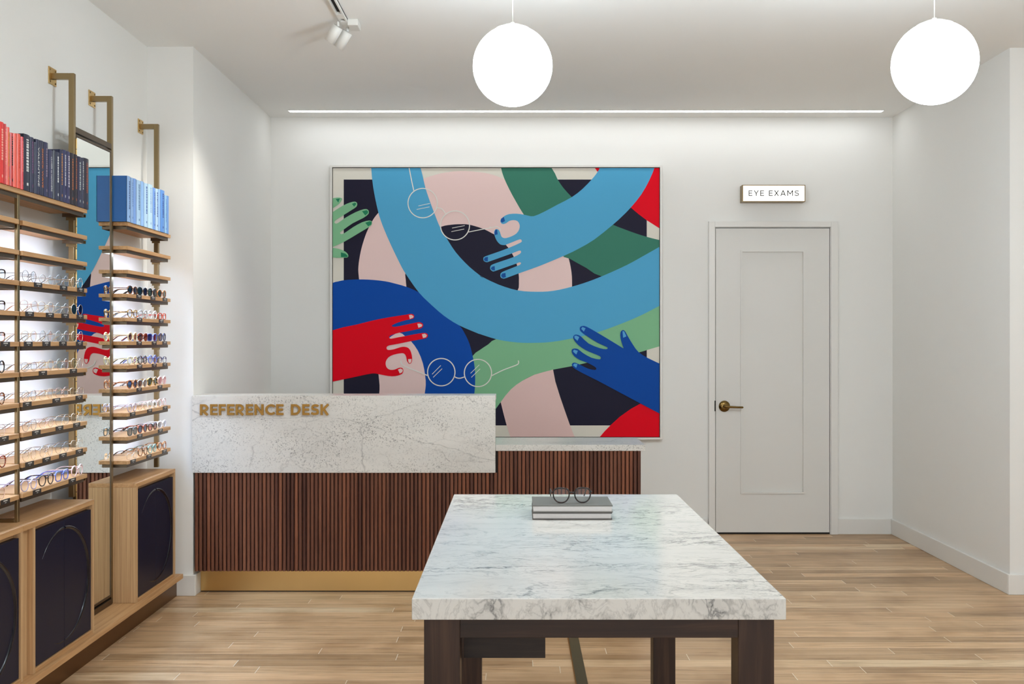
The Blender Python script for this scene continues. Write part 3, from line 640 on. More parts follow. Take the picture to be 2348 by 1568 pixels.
flat_book('grey hardback book lying on the marble table, lower of the two', bxa, bxb - .001, yb0 + .001, yb0 + .19, TZ + .0003, .0235, GREY2)
flat_book('grey hardback book under the black eyeglasses, upper of the two', bxa + .0005, bxb + .001, yb0, yb0 + .19, TZ + .0242, .024, GREY)

# ------------------------------------------------------------------ eyeglasses
CM = {}
def cmat(key):
    if key in CM: return CM[key]
    defs = {'black': ('p', (18, 17, 18), .2), 'darkwire': ('m', (60, 56, 54)), 'silver': ('m', (190, 190, 190)), 'gold': ('m', (214, 190, 150)), 'rose': ('m', (214, 178, 164)), 'whitegold': ('m', (232, 224, 206)), 'grey': ('m', (150, 152, 156)),
            'clear': ('p', (224, 224, 226), .1), 'lilac': ('p', (188, 176, 196), .12), 'palepink': ('p', (226, 196, 196), .12), 'paleyellow': ('p', (222, 216, 176), .12), 'cream': ('p', (232, 216, 178), .15), 'redorange': ('p', (196, 62, 30), .15),
            'teal': ('p', (118, 160, 156), .12), 'blue': ('p', (96, 110, 190), .12), 'navyblue': ('p', (44, 48, 96), .12), 'white': ('p', (236, 234, 242), .2), 'pink': ('p', (214, 160, 168), .12), 'smoke': ('p', (88, 98, 98), .12), 'greycrystal': ('p', (160, 164, 168), .12)}
    tor = {'tortoise': ((38, 22, 14), (150, 88, 40)), 'darktortoise': ((12, 10, 9), (52, 32, 22)), 'ambertortoise': ((120, 58, 24), (206, 130, 66)), 'redtortoise': ((90, 30, 18), (168, 74, 40)), 'spottedtortoise': ((26, 18, 12), (206, 164, 86))}
    if key in tor: CM[key] = tortoise('frame_' + key, *tor[key])
    else:
        d = defs[key]; CM[key] = plain('frame_' + key, d[1], d[2] if d[0] == 'p' else .22, 1.0 if d[0] == 'm' else 0, var=.02)
    return CM[key]
LM = {k: lensmat('lens_' + k, c) for k, c in {'clear': (250, 251, 251), 'black': (40, 38, 40), 'green': (70, 92, 76), 'brown': (120, 86, 66), 'blue': (84, 112, 160), 'navy': (62, 60, 110), 'grey': (120, 126, 132), 'pink': (216, 158, 160), 'palegrey': (190, 194, 206)}.items()}
def outline(shape, n=26):
    out = []
    for k in range(n):
        a = 2 * PI * k / n; c, s = math.cos(a), math.sin(a)
        sp = lambda v, p: math.copysign(abs(v) ** p, v)
        if shape == 'round': y, z = .0235 * c, .0225 * s
        elif shape == 'panto': y = .0245 * sp(c, .85) * (1 + .07 * s); z = .0215 * sp(s, .85 if s > 0 else 1)
        elif shape == 'keyhole': y = .0262 * sp(c, .82) * (1 + .1 * s); z = .0232 * sp(s, .62 if s > 0 else 1.05)
        elif shape == 'rect': y, z = .0262 * sp(c, .55), .0172 * sp(s, .6)
        elif shape == 'square': y, z = .0255 * sp(c, .6) * (1 + .04 * s), .0205 * sp(s, .65)
        elif shape == 'oval': y, z = .0252 * c, .0185 * s
        elif shape == 'aviator': y = (.0265 * c + (.004 * (1 - s) * .5)) * (1 + .1 * s); z = .0225 * sp(s, .7 if s > 0 else 1)
        else: y = .0265 * sp(c, .8) * (1 + .1 * s); z = .0195 * s + .004 * max(0, c) ** 3 * (1 if s > 0 else .3)   # cat eye
        out.append((y, z))
    return out
def rz(p, a, o): c, s = math.cos(a), math.sin(a); return (o[0] + p[0] * c - p[1] * s, o[1] + p[0] * s + p[1] * c, o[2] + p[2])
GC = {}
def glasses_meshes(shape, style):
    key = (shape, style)
    if key in GC: return GC[key]
    ol = outline(shape); zc = -min(z for _, z in ol) + (.0012 if style == 'wire' else .0022)
    rt = {'wire': .00075, 'acetate': .0022, 'brow': .0011, 'thick': .003}[style]
    zc = -min(z for _, z in ol) + rt
    half = max(y for y, _ in ol); yc = half + .0095
    fr = MB(); lens = []
    for sgn in (-1, 1):
        pts = [(-.004 * (abs(sgn * (yc + y)) / .07) ** 2, sgn * (yc + y), zc + z) for y, z in ol]
        rad = [rt * (1.25 if (z > .3 * zc and style in ('acetate', 'thick')) else (2.3 if (z > .25 * zc and style == 'brow') else 1)) for _, z in ol]
        fr.tube(pts, rad, 8 if style != 'wire' else 6, closed=True, up=(1, 0, 0))
        l = MB(); m_ = len(pts); ctr = Vector((0, sgn * yc, zc)); ctr.x = pts[0][0] * .3 + .0006
        l.add([tuple(p) for p in pts] + [tuple(ctr)], [(i, (i + 1) % m_, m_) for i in range(m_)], True); lens.append(l)
    bz = zc + .35 * (zc - rt); bw = yc - half + .001
    fr.tube([(.0, -bw - .001, bz - .003), (.0015, -bw * .5, bz + .001), (.002, 0, bz + .002), (.0015, bw * .5, bz + .001), (.0, bw + .001, bz - .003)], rt * 1.15, 8)
    if style in ('wire', 'brow'):
        for sgn in (-1, 1):
            fr.tube([(-.0005, sgn * (bw + .001), zc + .003), (-.005, sgn * (bw - .001), zc), (-.006, sgn * (bw - .002), zc - .004)], [.0005, .0007, .0022], 6)
    hy = yc + half + .001; hz_ = zc + .42 * (zc - rt)
    tp = []
    for sgn in (-1, 1):
        fr.tube([(-.003, sgn * (hy - .004), hz_), (-.004, sgn * (hy + .002), hz_ + .0005), (-.009, sgn * (hy + .003), hz_)], rt * (1.2 if style != 'brow' else 2), 8)
        t = MB(); r2 = {'wire': .0009, 'acetate': .0019, 'brow': .0013, 'thick': .0026}[style]
        pth = [(-.008, sgn * (hy + .003), hz_), (-.05, sgn * (hy + .002), hz_ + .0005), (-.088, sgn * (hy), hz_ - .001), (-.105, sgn * (hy - .001), hz_ - .008), (-.12, sgn * (hy - .003), hz_ - .02), (-.131, sgn * (hy - .005), r2 * 1.7)]
        pth = catmull(pth, 3, False)
        rr = [r2] * len(pth)
        for i in range(len(pth)): rr[i] = r2 * (1 if i < 9 else (1.5 if style != 'wire' else 1.9))
        t.tube(pth, rr, 6, flat=.7); tp.append(t)
    def mk(mb, nm):
        me = mb.build(nm, [WHITEM], None); C.objects.unlink(me); d = me.data; bpy.data.objects.remove(me); return d
    GC[key] = (mk(fr, 'frame_front'), [mk(l, 'lens') for l in lens], [mk(t, 'temple') for t in tp])
    return GC[key]
def glasses(shape, style, col, lens, loc, rot, label, group=None, tcol=None, sun=False):
    fr, ls_, tps = glasses_meshes(shape, style)
    t = thing('sunglasses' if sun else 'eyeglasses', label, 'sunglasses' if sun else 'eyeglasses', loc, group); t.rotation_euler = (0, 0, rot)
    def child(nm, me, mat):
        o = bpy.data.objects.new(nm, me); C.objects.link(o); o.parent = t
        o.material_slots[0].link = 'OBJECT'; o.material_slots[0].material = mat
        return o
    child('frame_front', fr, cmat(col))
    for l in ls_: child('lens', l, LM[lens])
    for p in tps: child('temple', p, cmat(tcol or col))
    return t
sgx = 677.0
g = glasses('keyhole', 'acetate', 'darktortoise', 'clear', ((1311.5 - VX) / sgx, F / sgx, TZ + .0483), -PI / 2 + .06, 'black tortoiseshell eyeglasses resting on the grey books on the marble table')
g.scale = (1.06, 1.02, 1.06)

# ------------------------------------------------------------------ left wall display: plinth, cabinets, racks, mirror
XCAB, XSH, XPL = -1.763, -1.806, -1.742
ZP = .14
pl = thing('display_plinth', 'long oak topped plinth with bronze kick plate along the left wall', 'plinth', (-1.87, 4, 0))
bx('plinth_top', (WL + .001, 1.6, ZP - .024), (XPL, 5.205, ZP), OAKH, pl, .0015)
bx('kick_plate', (WL + .001, 1.6, 0.0005), (-1.806, YC - .016, ZP - .0245), KICK, pl)
def cabinet(y0, y1, z1, label):
    t = thing('base_cabinet', label, 'cabinet', (-1.86, (y0 + y1) / 2, ZP), 'oak cabinets with navy double doors along the left wall')
    z0 = ZP + .0003; w_ = .018; xb = WL + .002; th = .02
    bx('top_panel', (xb, y0, z1 - th), (XCAB, y1, z1), OAKH, t, .001)
    for a in (y0, y1 - w_): bx('side_panel', (xb, a, z0), (XCAB, a + w_, z1 - th - .0002), OAK, t, .001)
    bx('bottom_panel', (xb, y0 + w_ + .0002, z0), (XCAB, y1 - w_ - .0002, z0 + .016), OAKH, t, .001)
    bx('back_panel', (xb, y0 + w_ + .0002, z0 + .0165), (xb + .01, y1 - w_ - .0002, z1 - th - .0003), OAK, t)
    pz0, pz1 = z0 + .0185, z1 - th - .019
    ym = (y0 + y1) / 2; xf = XCAB - .006
    bx('inner_rail', (xf - .03, y0 + w_ + .0003, pz1 + .001), (xf - .02, y1 - w_ - .0003, z1 - th - .0004), OAKH, t)
    zc = (pz0 + pz1) / 2; Rr = (pz1 - pz0) / 2 * .905
    for side, (a, b) in enumerate(((y0 + w_ + .0015, ym - .0008), (ym + .0008, y1 - w_ - .0015))):
        d = bx('door', (xf - .019, a, pz0), (xf, b, pz1), NAVY, t, .0006)
        # crescent shaped moulding, widest on the far side
        angs = [i for i in range(-112, 146, 3)]
        pts = []
        for an in angs:
            r_ = math.radians(an); yy = ym + Rr * math.cos(r_); 
            inside = (yy >= ym) if side else (yy < ym)
            if inside or abs(an) in (90,): pts.append(an)
        if side: seqs = [pts]
        else: seqs = [[q for q in pts if q > 0], [q for q in pts if q < 0]]
        for sq in seqs:
            if len(sq) < 2: continue
            m = MB()
            vs = []; fs_ = []
            for an in sq:
                r_ = math.radians(an); env = max(.015, math.sin(PI * (an + 113) / 259.0)) ** .8; wdt = .018 * env ; c, s = math.cos(r_), math.sin(r_)
                hgt = .007 * env
                for (q, hh_) in ((0, .0002), (.2, .75), (.5, 1), (.8, .6), (1, .0002)):
                    rr_ = Rr - wdt * q
                    vs.append((xf + hh_ * hgt, max(min(ym + rr_ * c, y1 - w_ - .002), a if side else -9) if side else min(ym + rr_ * c, b), zc + rr_ * s))
            nn = 5
            for i in range(len(sq) - 1):
                for k in range(nn - 1): fs_.append((i * nn + k, i * nn + k + 1, (i + 1) * nn + k + 1, (i + 1) * nn + k))
            m.add(vs, fs_, True)
            m.build('crescent_moulding', NAVYG, d)
    return t
cabinet(4.62, 5.147, .696, 'oak cabinet with navy doors right of the tall mirror, beside the pier')
cabinet(3.632, 4.158, .696, 'oak cabinet with navy doors directly left of the tall mirror')
cabinet(3.033, 3.559, .696, 'oak cabinet with navy doors cut off by the left edge of the photo')
fl = thing('filler_panel', 'narrow recessed oak filler strip between the two left cabinets', 'panel', (-1.8, 3.595, ZP))
bx('filler_board', (WL + .002, 3.5595, ZP + .0003), (XCAB - .022, 3.6315, .676), OAK, fl)
bx('filler_top', (WL + .002, 3.5595, .6762), (XCAB, 3.6315, .696), OAKH, fl)

TB = .0225
def post(parent, y, name='post', top=2.478, bottom=None, x=-1.8725):
    """square tube rising, arm back to the wall, plate with screws; x is the room side face"""
    m = MB(); xa, xb = x - TB, x
    m.box((xa, y, bottom), (xb, y + .02, top + .0125))
    m.box((WL + .004, y - .0004, top - .0125), (xa, y + .0204, top + .0125))
    p_ = m.build(name, BRONZE, parent, .0012)
    pl_ = MB().box((WL + .0003, y + .01 - .034, top - .036), (WL + .0045, y + .01 + .034, top + .036)).build('wall_plate', BRASS, p_, .0008)
    m = MB()
    for a in (-.024, .024):
        for b in (-.026, .026):
            m.lathe([(.0001, .0022), (.0035, .0018), (.0042, 0)], 12, Matrix.Translation((WL + .0045, y + .01 + a, top + b)) @ Matrix.Rotation(PI / 2, 4, 'Y'))
    m.build('screw', ABRASS, pl_) if False else m.build('wall_screws', ABRASS, p_)
    return p_

TAGM = plain('dark_name_tag', (52, 46, 42), .4); TAGT = plain('tag_print', (200, 196, 188), .6)
def shelf(parent, k, y0, y1, led, tags, ybk, name='shelf'):
    z = 1.910 - .1111 * k
    o = bx(name, (WL + .004, y0, z - .017), (XSH, y1, z), OAKH, parent, .0012)
    m = MB(); zb2 = z - .0172
    e0 = y0 + .012; e1 = y1 - .01
    m.box((XSH - .014, e0, zb2 - .0155), (XSH - .011, e1, zb2)).box((XSH - .03, e0, zb2 - .003), (XSH - .014, e1, zb2))
    m.box((XSH - .1, e0, zb2 - .0155), (XSH - .014, e0 + .003, zb2)).box((XSH - .1, e1 - .003, zb2 - .0155), (XSH - .014, e1, zb2))
    m.build('support_bar', DBRONZE, o)
    if led: bx('led_strip', (XSH - .028, e0 + .006, zb2 - .0085), (XSH - .016, e1 - (.03 if y1 > 5 else .006), zb2 - .0032), SHELFL, o)
    for ty in tags:
        wd = .062
        mm = MB(); mm.box((XSH + .0003, ty - wd / 2, z - .0172), (XSH + .0028, ty + wd / 2, z + .0003)); mm.mi = 1
        q = ty - .014
        while q < ty + .013:
            l_ = R.uniform(.003, .006); mm.box((XSH + .0028, q, z - .0075), (XSH + .0031, q + l_, z - .003)); q += l_ + .0012
        mm.box((XSH + .0028, ty - .005, z - .0135), (XSH + .0031, ty + .005, z - .0115))
        mm.build('name_tag', [TAGM, TAGT], o)
    for yb_ in ybk:   # sleeve bracket gripping a post
        mm = MB(); mm.box((-1.903, yb_ - .006, zb2 - .026), (-1.862, yb_ - .0006, zb2 - .0005)).box((-1.865, yb_ - .005, zb2 - .014), (XSH - .0145, yb_ - .001, zb2 - .001))
        mm.build('bracket', BRONZE, o)
    return o

rackL = thing('wall_display_rack', 'bronze and oak eyewear rack left of the mirror, red and navy books on top', 'display rack', (-1.88, 3.8, .7), 'wall mounted eyewear display racks')
rackR = thing('wall_display_rack', 'bronze and oak eyewear rack right of the mirror, light blue books on top', 'display rack', (-1.88, 4.92, .7), 'wall mounted eyewear display racks')
Y1, Y2, Y3 = 4.212, 4.606, 5.203
post(rackL, Y1, bottom=.6965); post(rackR, Y3, bottom=.6965)
m = MB(); m.box((-1.828, 3.625, .6965), (-1.8165, 3.643, 1.910 - .0175)).box((WL + .001, 3.6255, .6965), (-1.828, 3.6425, .7085))
m.build('front_post', BRONZE, rackL, .001)
def yx(x): return F * 1.806 / (1184 - x)        # depth of a point on the shelf fronts from its pixel column
tagsB = {3: [86.5, 145, 184], 4: [67, 113.6, 148.6, 183], 5: [64, 105.6, 143.5, 181.5], 6: [97.6, 167.5], 7: [61.5, 128.5, 180.6], 8: [82.5, 135.6, 175], 9: [67, 106, 143.5, 181], 10: [84, 165]}
tagsA = {5: [11], 8: [8], 10: [11]}
tagsC = {3: [318, 350, 377.5], 4: [319.5, 369], 5: [318.5, 353, 377], 6: [319.5, 353, 377.5], 7: [318.5, 366], 8: [303.5, 342.5, 378], 9: [320, 367], 10: [304.5, 341, 376.5]}
for k in range(11):
    if k == 0:
        shelf(rackL, 0, 2.2, 4.19, False, [], [Y1])
    else:
        shelf(rackL, k, 2.2, 3.6165, k < 10, [yx(x) for x in tagsA.get(k, [])], [])
        shelf(rackL, k, 3.6435, 4.19, k < 10, [yx(x) for x in tagsB.get(k, [])], [Y1])
    shelf(rackR, k, 4.63, 5.2, 0 < k < 10, [yx(x) for x in tagsC.get(k, [])], [Y3])

mr = thing('wall_mirror', 'tall narrow bronze framed mirror between the two eyewear racks', 'mirror', (-1.88, 4.42, ZP))
post(mr, Y2, bottom=ZP + .0003)
XM = -1.8745
m = MB(); m.box((XM - .016, Y1 + .0205, 2.243), (XM + .002, Y2 - .0005, 2.268)); m.build('cross_bar', DBRONZE, mr, .001)
m = MB(); ya, yb_ = Y1 + .0225, Y2 - .004; za, zb3 = ZP + .035, 2.236
m.box((XM - .012, ya, za), (XM + .003, ya + .006, zb3)).box((XM - .012, yb_ - .006, za), (XM + .003, yb_, zb3)).box((XM - .012, ya + .006, zb3 - .01), (XM + .003, yb_ - .006, zb3)).box((XM - .012, ya + .006, za), (XM + .003, yb_ - .006, za + .01))
m.build('mirror_frame', DBRONZE, mr, .0008)
bx('mirror_glass', (XM - .006, ya + .006, za + .01), (XM, yb_ - .006, zb3 - .01), GLASSM, mr)
bx('bottom_rail', (XM - .014, Y1 + .02, ZP + .0003), (XM + .006, Y2 - .0005, ZP + .026), DBRONZE, mr, .001)
m = MB()
for k in range(43): m.tube([(XM + .0035, Y1 + .0215, ZP + .06 + k * .047), (XM + .0035, Y1 + .0215, ZP + .06 + k * .047 + .043)], .0028, 8)
m.build('piano_hinge', BRASS, mr)

# ------------------------------------------------------------------ books on the top shelves
PAGES = plain('book_pages', (228, 220, 204), .8, var=.05, scale=150)
ZT = 1.9102
BKC = {}
def bmat(c):
    if c not in BKC: BKC[c] = plain('book_cover_%d_%d_%d' % c, c, .35, var=.03, scale=25)
    return BKC[c]
ORD = ['first', 'second', 'third', 'fourth', 'fifth', 'sixth', 'seventh', 'eighth', 'ninth', 'tenth', 'eleventh', 'twelfth', 'thirteenth', 'fourteenth', 'fifteenth', 'sixteenth', 'seventeenth', 'eighteenth', 'nineteenth', 'twentieth']
def text_mesh(txt, size):
    cu = bpy.data.curves.new('t', 'FONT'); cu.body = txt; cu.size = size; cu.align_x = 'CENTER'; cu.align_y = 'CENTER'; cu.resolution_u = 2
    ob = bpy.data.objects.new('t', cu); C.objects.link(ob); dg = bpy.context.evaluated_depsgraph_get(); dg.update()
    me = bpy.data.meshes.new_from_object(ob.evaluated_get(dg)); C.objects.unlink(ob); bpy.data.objects.remove(ob); return me
def shelf_book(x0, x1, ytop, col, label, group, tcol, txt=None, depth=.128, tilt=0):
    xb = -(XSH + .006)
    d0, d1 = F * xb / (1184 - x0), F * xb / (1184 - x1)
    s = (1184 - (x0 + x1) / 2) / xb; h = H + (780 - ytop) / s - ZT
    th = d1 - d0 - .0007; xf = -xb
    t = thing('book', label, 'book', (xf - depth / 2, (d0 + d1) / 2, ZT), group)
    cv = .0018; m = MB()
    m.box((xf - depth, d0, ZT), (xf - .004, d0 + cv, ZT + h)).box((xf - depth, d0 + th - cv, ZT), (xf - .004, d0 + th, ZT + h))
    n = 6; pr = [(xf - .004 + .004 * math.sin(PI * i / n), d0 + th * i / n) for i in range(n + 1)] + [(xf - .006, d0 + th), (xf - .006, d0)]
    m.prism(pr, lambda u, v, z: (u, v, z), ZT, ZT + h)
    m.build('cover', bmat(col), t)
    bx('pages', (xf - depth + .004, d0 + cv, ZT + .002), (xf - .0062, d0 + th - cv, ZT + h - .003), PAGES, t)
    if tcol:
        tm = plain('spine_ink_%d_%d_%d' % tcol, tcol, .5); xs = xf + .0004; yc = d0 + th / 2
        if txt:
            me = text_mesh(txt, min(th * .62, .017)); me.materials.clear(); me.materials.append(tm)
            wv = [v.co.x for v in me.vertices]; span = max(wv) - min(wv); k = h * .72 / span; k = min(k, 2.2)
            # text x -> down the spine, text y -> towards +Y ... reading top to bottom
            me.transform(Matrix(((0, 0, 1, xs - (xf - depth / 2)), (0, 1, 0, 0), (-k, 0, 0, h * .5), (0, 0, 0, 1))))
            o = bpy.data.objects.new('spine_title', me); C.objects.link(o); o.parent = t
        else:
            m = MB(); z = ZT + h * R.uniform(.88, .93); wd = th * R.uniform(.22, .36); z_end = ZT + h * R.uniform(.3, .4)
            while z > z_end:
                l_ = R.uniform(.003, .009); m.box((xf - .001, yc - wd / 2, z - l_), (xs, yc + wd / 2, z)); z -= l_ + R.uniform(.0015, .004)
            z = ZT + h * .13; m.box((xf - .001, yc - wd / 3, z - .008), (xs, yc + wd / 3, z + .002))
            m.build('spine_title', tm, t)
    return t
def zx(x, y): return x / 6.532, 260 + y / 6.532
GR, GN, GL = 'red books on the left end of the top shelf', 'navy books on the top shelf', 'light blue books on the right rack top shelf'
reds = [(-60, 0, 130, (226, 60, 50), None), (-2, 75, 130, (222, 44, 38), (240, 170, 150)), (76, 106, 160, (200, 56, 56), (230, 150, 130)), (109, 160, 208, (226, 84, 64), (220, 150, 60)), (163, 211, 292, (196, 44, 38), (40, 20, 20)), (213, 266, 305, (234, 88, 66), None), (268, 322, 310, (228, 84, 62), (210, 70, 50)), (325, 366, 352, (214, 52, 60), (240, 130, 120))]
rl = ['thick red book cut off at the left edge of the photo', 'thick red book with pale title, tallest of the red ones shown whole', 'thin dull red book beside the tallest red book', 'orange red book with faint yellow title on its spine', 'dark red book with black lettering on its spine', 'plain coral red book without visible title', 'orange red book second left of the black and white lettered one', 'short crimson book leaning against the large navy book']
for i, (a, b, t_, c, tc_) in enumerate(reds):
    xa, yt = zx(a, t_); xb2, _ = zx(b, t_); shelf_book(xa, xb2, yt, c, rl[i], GR, tc_, 'THEY CALLED US' if i == -1 else None, .13)
navs = [(367, 462, 318, (36, 38, 58), (214, 214, 210), None), (464, 520, 360, (44, 46, 74), (120, 84, 120), None), (522, 547, 430, (40, 42, 68), None, None), (550, 606, 392, (42, 46, 74), (226, 224, 220), 'VALENTINE'), (608, 668, 412, (44, 46, 72), (230, 128, 60), 'SHOCK WAVE'), (671, 734, 436, (48, 50, 82), (150, 130, 150), None), (737, 806, 550, (52, 54, 88), (222, 222, 222), 'CLOSER to NOWHERE'), (808, 838, 556, (26, 27, 42), None, None), (840, 905, 582, (46, 52, 76), (220, 220, 220), None),
        (907, 957, 545, (46, 50, 80), (200, 140, 90), None), (959, 1005, 552, (50, 52, 92), (214, 214, 220), None), (1007, 1062, 574, (54, 54, 92), (210, 200, 210), None), (1064, 1120, 598, (42, 36, 48), (196, 116, 70), None), (1122, 1172, 618, (40, 34, 46), (170, 100, 76), None), (1175, 1230, 650, (46, 46, 76), (200, 210, 210), None), (1232, 1266, 668, (48, 50, 74), (214, 214, 214), None), (1268, 1343, 678, (40, 38, 56), (150, 80, 66), None)]
nl = ['thick black navy book with white title beside the red books', 'navy book with dull purple title, right of the thick black one', 'thin plain navy book left of the one with bold white title', 'navy book with bold white title reading VALENTINE', 'navy book with bold orange title on its spine', 'navy book with faint title, tallest before the step down', 'dusty navy book with white title reading CLOSER to NOWHERE', 'near black plain book in the gap after CLOSER to NOWHERE', 'slate navy book with two pale bars near its spine top', 'navy book with small orange title near the middle', 'violet navy book with small white title near the middle', 'violet navy book with pale title, left of the two brownish ones', 'brownish black book with copper title, left of its pair', 'brownish black book with copper title, right of its pair', 'navy book with pale green grey title, third from the right end', 'thin slate book with white title, second from the right end', 'dark navy book with reddish title at the right end of the shelf']
for i, (a, b, t_, c, tc_, tx) in enumerate(navs):
    xa, yt = zx(a, t_); xb2, _ = zx(b, t_); shelf_book(xa, xb2, yt, c, nl[i], GN, tc_, tx, .132 if i else .16)
def zc_(x, y): return 200 + x / 8.71, 380 + y / 8.711
blus = [(810, 884, 212, (150, 186, 232), (70, 96, 150), None), (888, 935, 245, (150, 184, 228), (120, 150, 200), None), (936, 998, 262, (128, 166, 226), None, None), (1001, 1084, 295, (176, 208, 236), (96, 130, 170), None), (1086, 1150, 318, (150, 190, 238), None, None), (1153, 1226, 356, (184, 216, 240), (60, 96, 170), None), (1229, 1322, 378, (190, 222, 242), (150, 180, 220), None), (1325, 1378, 445, (120, 160, 224), (70, 100, 170), None), (1380, 1430, 462, (186, 214, 238), (90, 110, 170), None), (1432, 1474, 472, (150, 186, 230), None, None), (1477, 1560, 492, (96, 146, 214), (40, 70, 140), None), (1563, 1594, 590, (150, 192, 226), (90, 130, 170), None), (1596, 1646, 606, (110, 150, 206), None, None)]
bl = ['pale blue book with small dark title at the left end, dark blue cover face', 'pale blue book with faint title, second from the left end', 'plain mid blue book, third from the left end', 'very pale blue book with faint grey title, after the plain mid blue one', 'plain sky blue book left of the navy tipped one', 'very pale blue book with dark blue title near the rack middle', 'thick palest blue book, thickest of the row', 'cornflower blue book right of the thickest pale one', 'pale blue book with slanted script title right of the cornflower one', 'plain light blue book, fourth from the right end', 'strong blue book with dark title, third from the right end', 'thin pale teal blue book, second from the right end', 'plain dusty blue book at the right end of the row']
for i, (a, b, t_, c, tc_, tx) in enumerate(blus):
    xa, yt = zc_(a, t_); xb2, _ = zc_(b, t_)
    o = shelf_book(xa, xb2, yt, c, bl[i], GL, tc_, tx, .13)
    if i == 0:
        cvr = [q for q in o.children if q.name.startswith('cover')][0]
        cvr.data.materials.append(bmat((26, 92, 160)))
        for f in cvr.data.polygons:
            if f.normal.y < -.9 and abs(f.area) > .01: f.material_index = 1

# ------------------------------------------------------------------ eyewear on the shelves
SH = ['top', 'second', 'third', 'fourth', 'fifth', 'sixth', 'seventh', 'eighth', 'ninth', 'tenth', 'bottom']
shelf_word = {3: 'fourth shelf', 4: 'fifth shelf', 5: 'sixth shelf', 6: 'seventh shelf', 7: 'eighth shelf', 8: 'ninth shelf', 9: 'tenth shelf', 10: 'bottom shelf'}
names = {'darkwire': 'black wire', 'silver': 'silver wire', 'gold': 'gold wire', 'rose': 'rose gold wire', 'whitegold': 'pale gold wire', 'grey': 'grey wire', 'lilac': 'lilac', 'palepink': 'pale pink', 'paleyellow': 'pale yellow', 'redorange': 'red orange', 'navyblue': 'navy', 'greycrystal': 'grey crystal', 'darktortoise': 'dark tortoiseshell', 'ambertortoise': 'amber tortoiseshell', 'redtortoise': 'reddish tortoiseshell', 'spottedtortoise': 'spotted tortoiseshell', 'tortoise': 'brown tortoiseshell', 'smoke': 'smoky green'}
shp = {'rect': 'rectangular', 'panto': 'rounded', 'cat': 'cat-eye', 'aviator': 'aviator', 'round': 'round', 'square': 'square', 'oval': 'oval'}
RB = {3: [('round', 'wire', 'darkwire', 'clear', 49), ('oval', 'wire', 'silver', 'clear', 91), ('round', 'wire', 'grey', 'clear', 133), ('round', 'wire', 'whitegold', 'clear', 174)],
      4: [('aviator', 'wire', 'rose', 'clear', 58), ('aviator', 'wire', 'gold', 'clear', 98), ('round', 'wire', 'silver', 'clear', 138), ('round', 'wire', 'whitegold', 'black', 172)],
      5: [('panto', 'wire', 'gold', 'clear', 62), ('round', 'wire', 'grey', 'clear', 97), ('round', 'wire', 'silver', 'clear', 135), ('round', 'wire', 'whitegold', 'clear', 169)],
      6: [('oval', 'wire', 'grey', 'clear', 56), ('panto', 'wire', 'gold', 'clear', 90), ('round', 'wire', 'silver', 'clear', 134), ('round', 'wire', 'whitegold', 'clear', 168)],
      7: [('panto', 'wire', 'grey', 'clear', 55), ('square', 'wire', 'gold', 'clear', 88), ('square', 'wire', 'rose', 'clear', 125), ('rect', 'wire', 'whitegold', 'clear', 155)],
      8: [('panto', 'wire', 'grey', 'clear', 62), ('oval', 'wire', 'rose', 'clear', 96), ('square', 'wire', 'silver', 'clear', 130), ('square', 'wire', 'whitegold', 'clear', 166)],
      9: [('round', 'wire', 'gold', 'clear', 50), ('round', 'wire', 'silver', 'clear', 92), ('panto', 'wire', 'grey', 'clear', 136), ('square', 'wire', 'whitegold', 'clear', 169)],
      10: [('panto', 'acetate', 'lilac', 'clear', 57), ('panto', 'acetate', 'darktortoise', 'clear', 96), ('square', 'acetate', 'blue', 'clear', 129), ('round', 'acetate', 'palepink', 'clear', 165)]}
RA = {3: ('rect', 'brow', 'black', 'clear', 5), 4: ('rect', 'brow', 'darktortoise', 'clear', 10), 5: ('rect', 'brow', 'tortoise', 'clear', 8), 6: ('round', 'acetate', 'black', 'clear', 3), 7: ('panto', 'acetate', 'tortoise', 'clear', 0), 8: ('panto', 'wire', 'rose', 'clear', 5), 9: ('panto', 'acetate', 'redtortoise', 'clear', 0), 10: ('panto', 'wire', 'rose', 'clear', 6)}
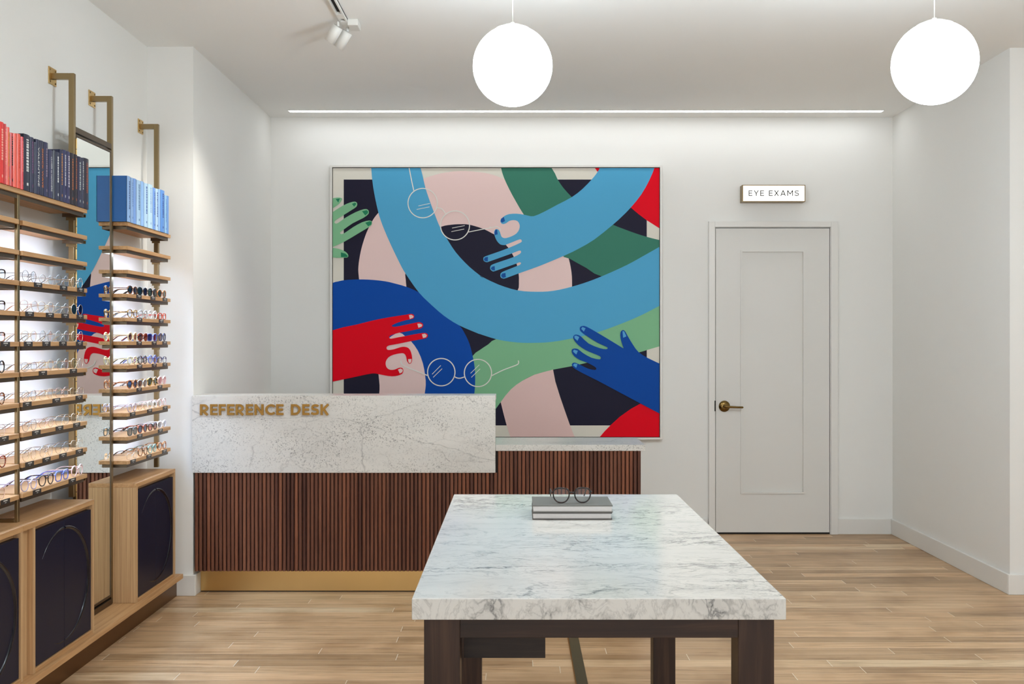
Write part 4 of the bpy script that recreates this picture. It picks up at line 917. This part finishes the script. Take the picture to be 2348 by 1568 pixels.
RC = {3: [('panto', 'acetate', 'tortoise', 'black', 0), ('panto', 'acetate', 'black', 'black', 0), ('round', 'acetate', 'darktortoise', 'green', 0), ('panto', 'acetate', 'ambertortoise', 'green', 0)],
      4: [('panto', 'acetate', 'spottedtortoise', 'clear', 0), ('panto', 'acetate', 'greycrystal', 'clear', 0), ('round', 'acetate', 'clear', 'clear', 0), ('rect', 'acetate', 'redorange', 'clear', 0)],
      5: [('round', 'thick', 'cream', 'brown', 0), ('panto', 'acetate', 'redtortoise', 'brown', 0), ('square', 'acetate', 'blue', 'navy', 0), ('round', 'acetate', 'navyblue', 'grey', 0)],
      6: [('panto', 'acetate', 'paleyellow', 'clear', 0), ('round', 'acetate', 'darktortoise', 'clear', 0), ('round', 'acetate', 'blue', 'clear', 0), ('rect', 'brow', 'navyblue', 'clear', 0)],
      7: [('panto', 'acetate', 'ambertortoise', 'blue', 0), ('cat', 'acetate', 'greycrystal', 'brown', 0), ('aviator', 'thick', 'spottedtortoise', 'green', 0), ('round', 'thick', 'palepink', 'pink', 0)],
      8: [('panto', 'acetate', 'lilac', 'clear', 0), ('panto', 'wire', 'rose', 'clear', 0), ('square', 'acetate', 'clear', 'clear', 0), ('panto', 'acetate', 'palepink', 'clear', 0)],
      9: [('square', 'acetate', 'smoke', 'grey', 0), ('panto', 'acetate', 'redtortoise', 'blue', 0), ('cat', 'acetate', 'darktortoise', 'pink', 0), ('cat', 'thick', 'white', 'palegrey', 0)],
      10: [('rect', 'wire', 'silver', 'clear', 0), ('panto', 'acetate', 'tortoise', 'clear', 0), ('panto', 'acetate', 'teal', 'clear', 0), ('panto', 'acetate', 'ambertortoise', 'clear', 0)]}
GRP = 'eyewear lined up on the wall rack shelves'
def put_glasses(spec, y, k, where):
    shape, style, col, lens, _ = spec; sun = lens != 'clear'
    z = 1.910 - .1111 * k + .0003
    lab = '%s %s %s %s%s' % (names.get(col, col), shp[shape], 'sunglasses' if sun else 'eyeglasses', ('with %s lenses ' % (lens if lens != 'palegrey' else 'pale grey')) if sun else '', '')
    lab = ('%s, %s, %s' % (lab.strip(), where, shelf_word[k]))
    gg = glasses(shape, style, col, lens, (XSH - .010, y, z), R.uniform(-.05, .03), lab, GRP, {'darkwire': 'black', 'gold': 'tortoise', 'grey': 'black'}.get(col) if R.random() < .0 else None, sun)
    gg.scale = (1, .92, .86) if where.startswith('right') else (1, .92, .92)
pos = ['nearest the front post', 'second from the front post', 'second from the mirror', 'nearest the mirror']
for k, row in RB.items():
    for i, sp_ in enumerate(row):
        y = [3.716, 3.851, 3.986, 4.12][i] + R.uniform(-.002, .002)
        put_glasses(sp_, y, k, 'left rack ' + pos[i])
for k, sp_ in RA.items(): put_glasses(sp_, 3.485, k, 'left rack behind front post')
pos = ['nearest the mirror', 'second from the mirror', 'second from the pier', 'nearest the pier']
for k, row in RC.items():
    for i, sp_ in enumerate(row): put_glasses(sp_, [4.712, 4.842, 4.972, 5.108][i] + R.uniform(-.004, .004), k, 'right rack ' + pos[i])
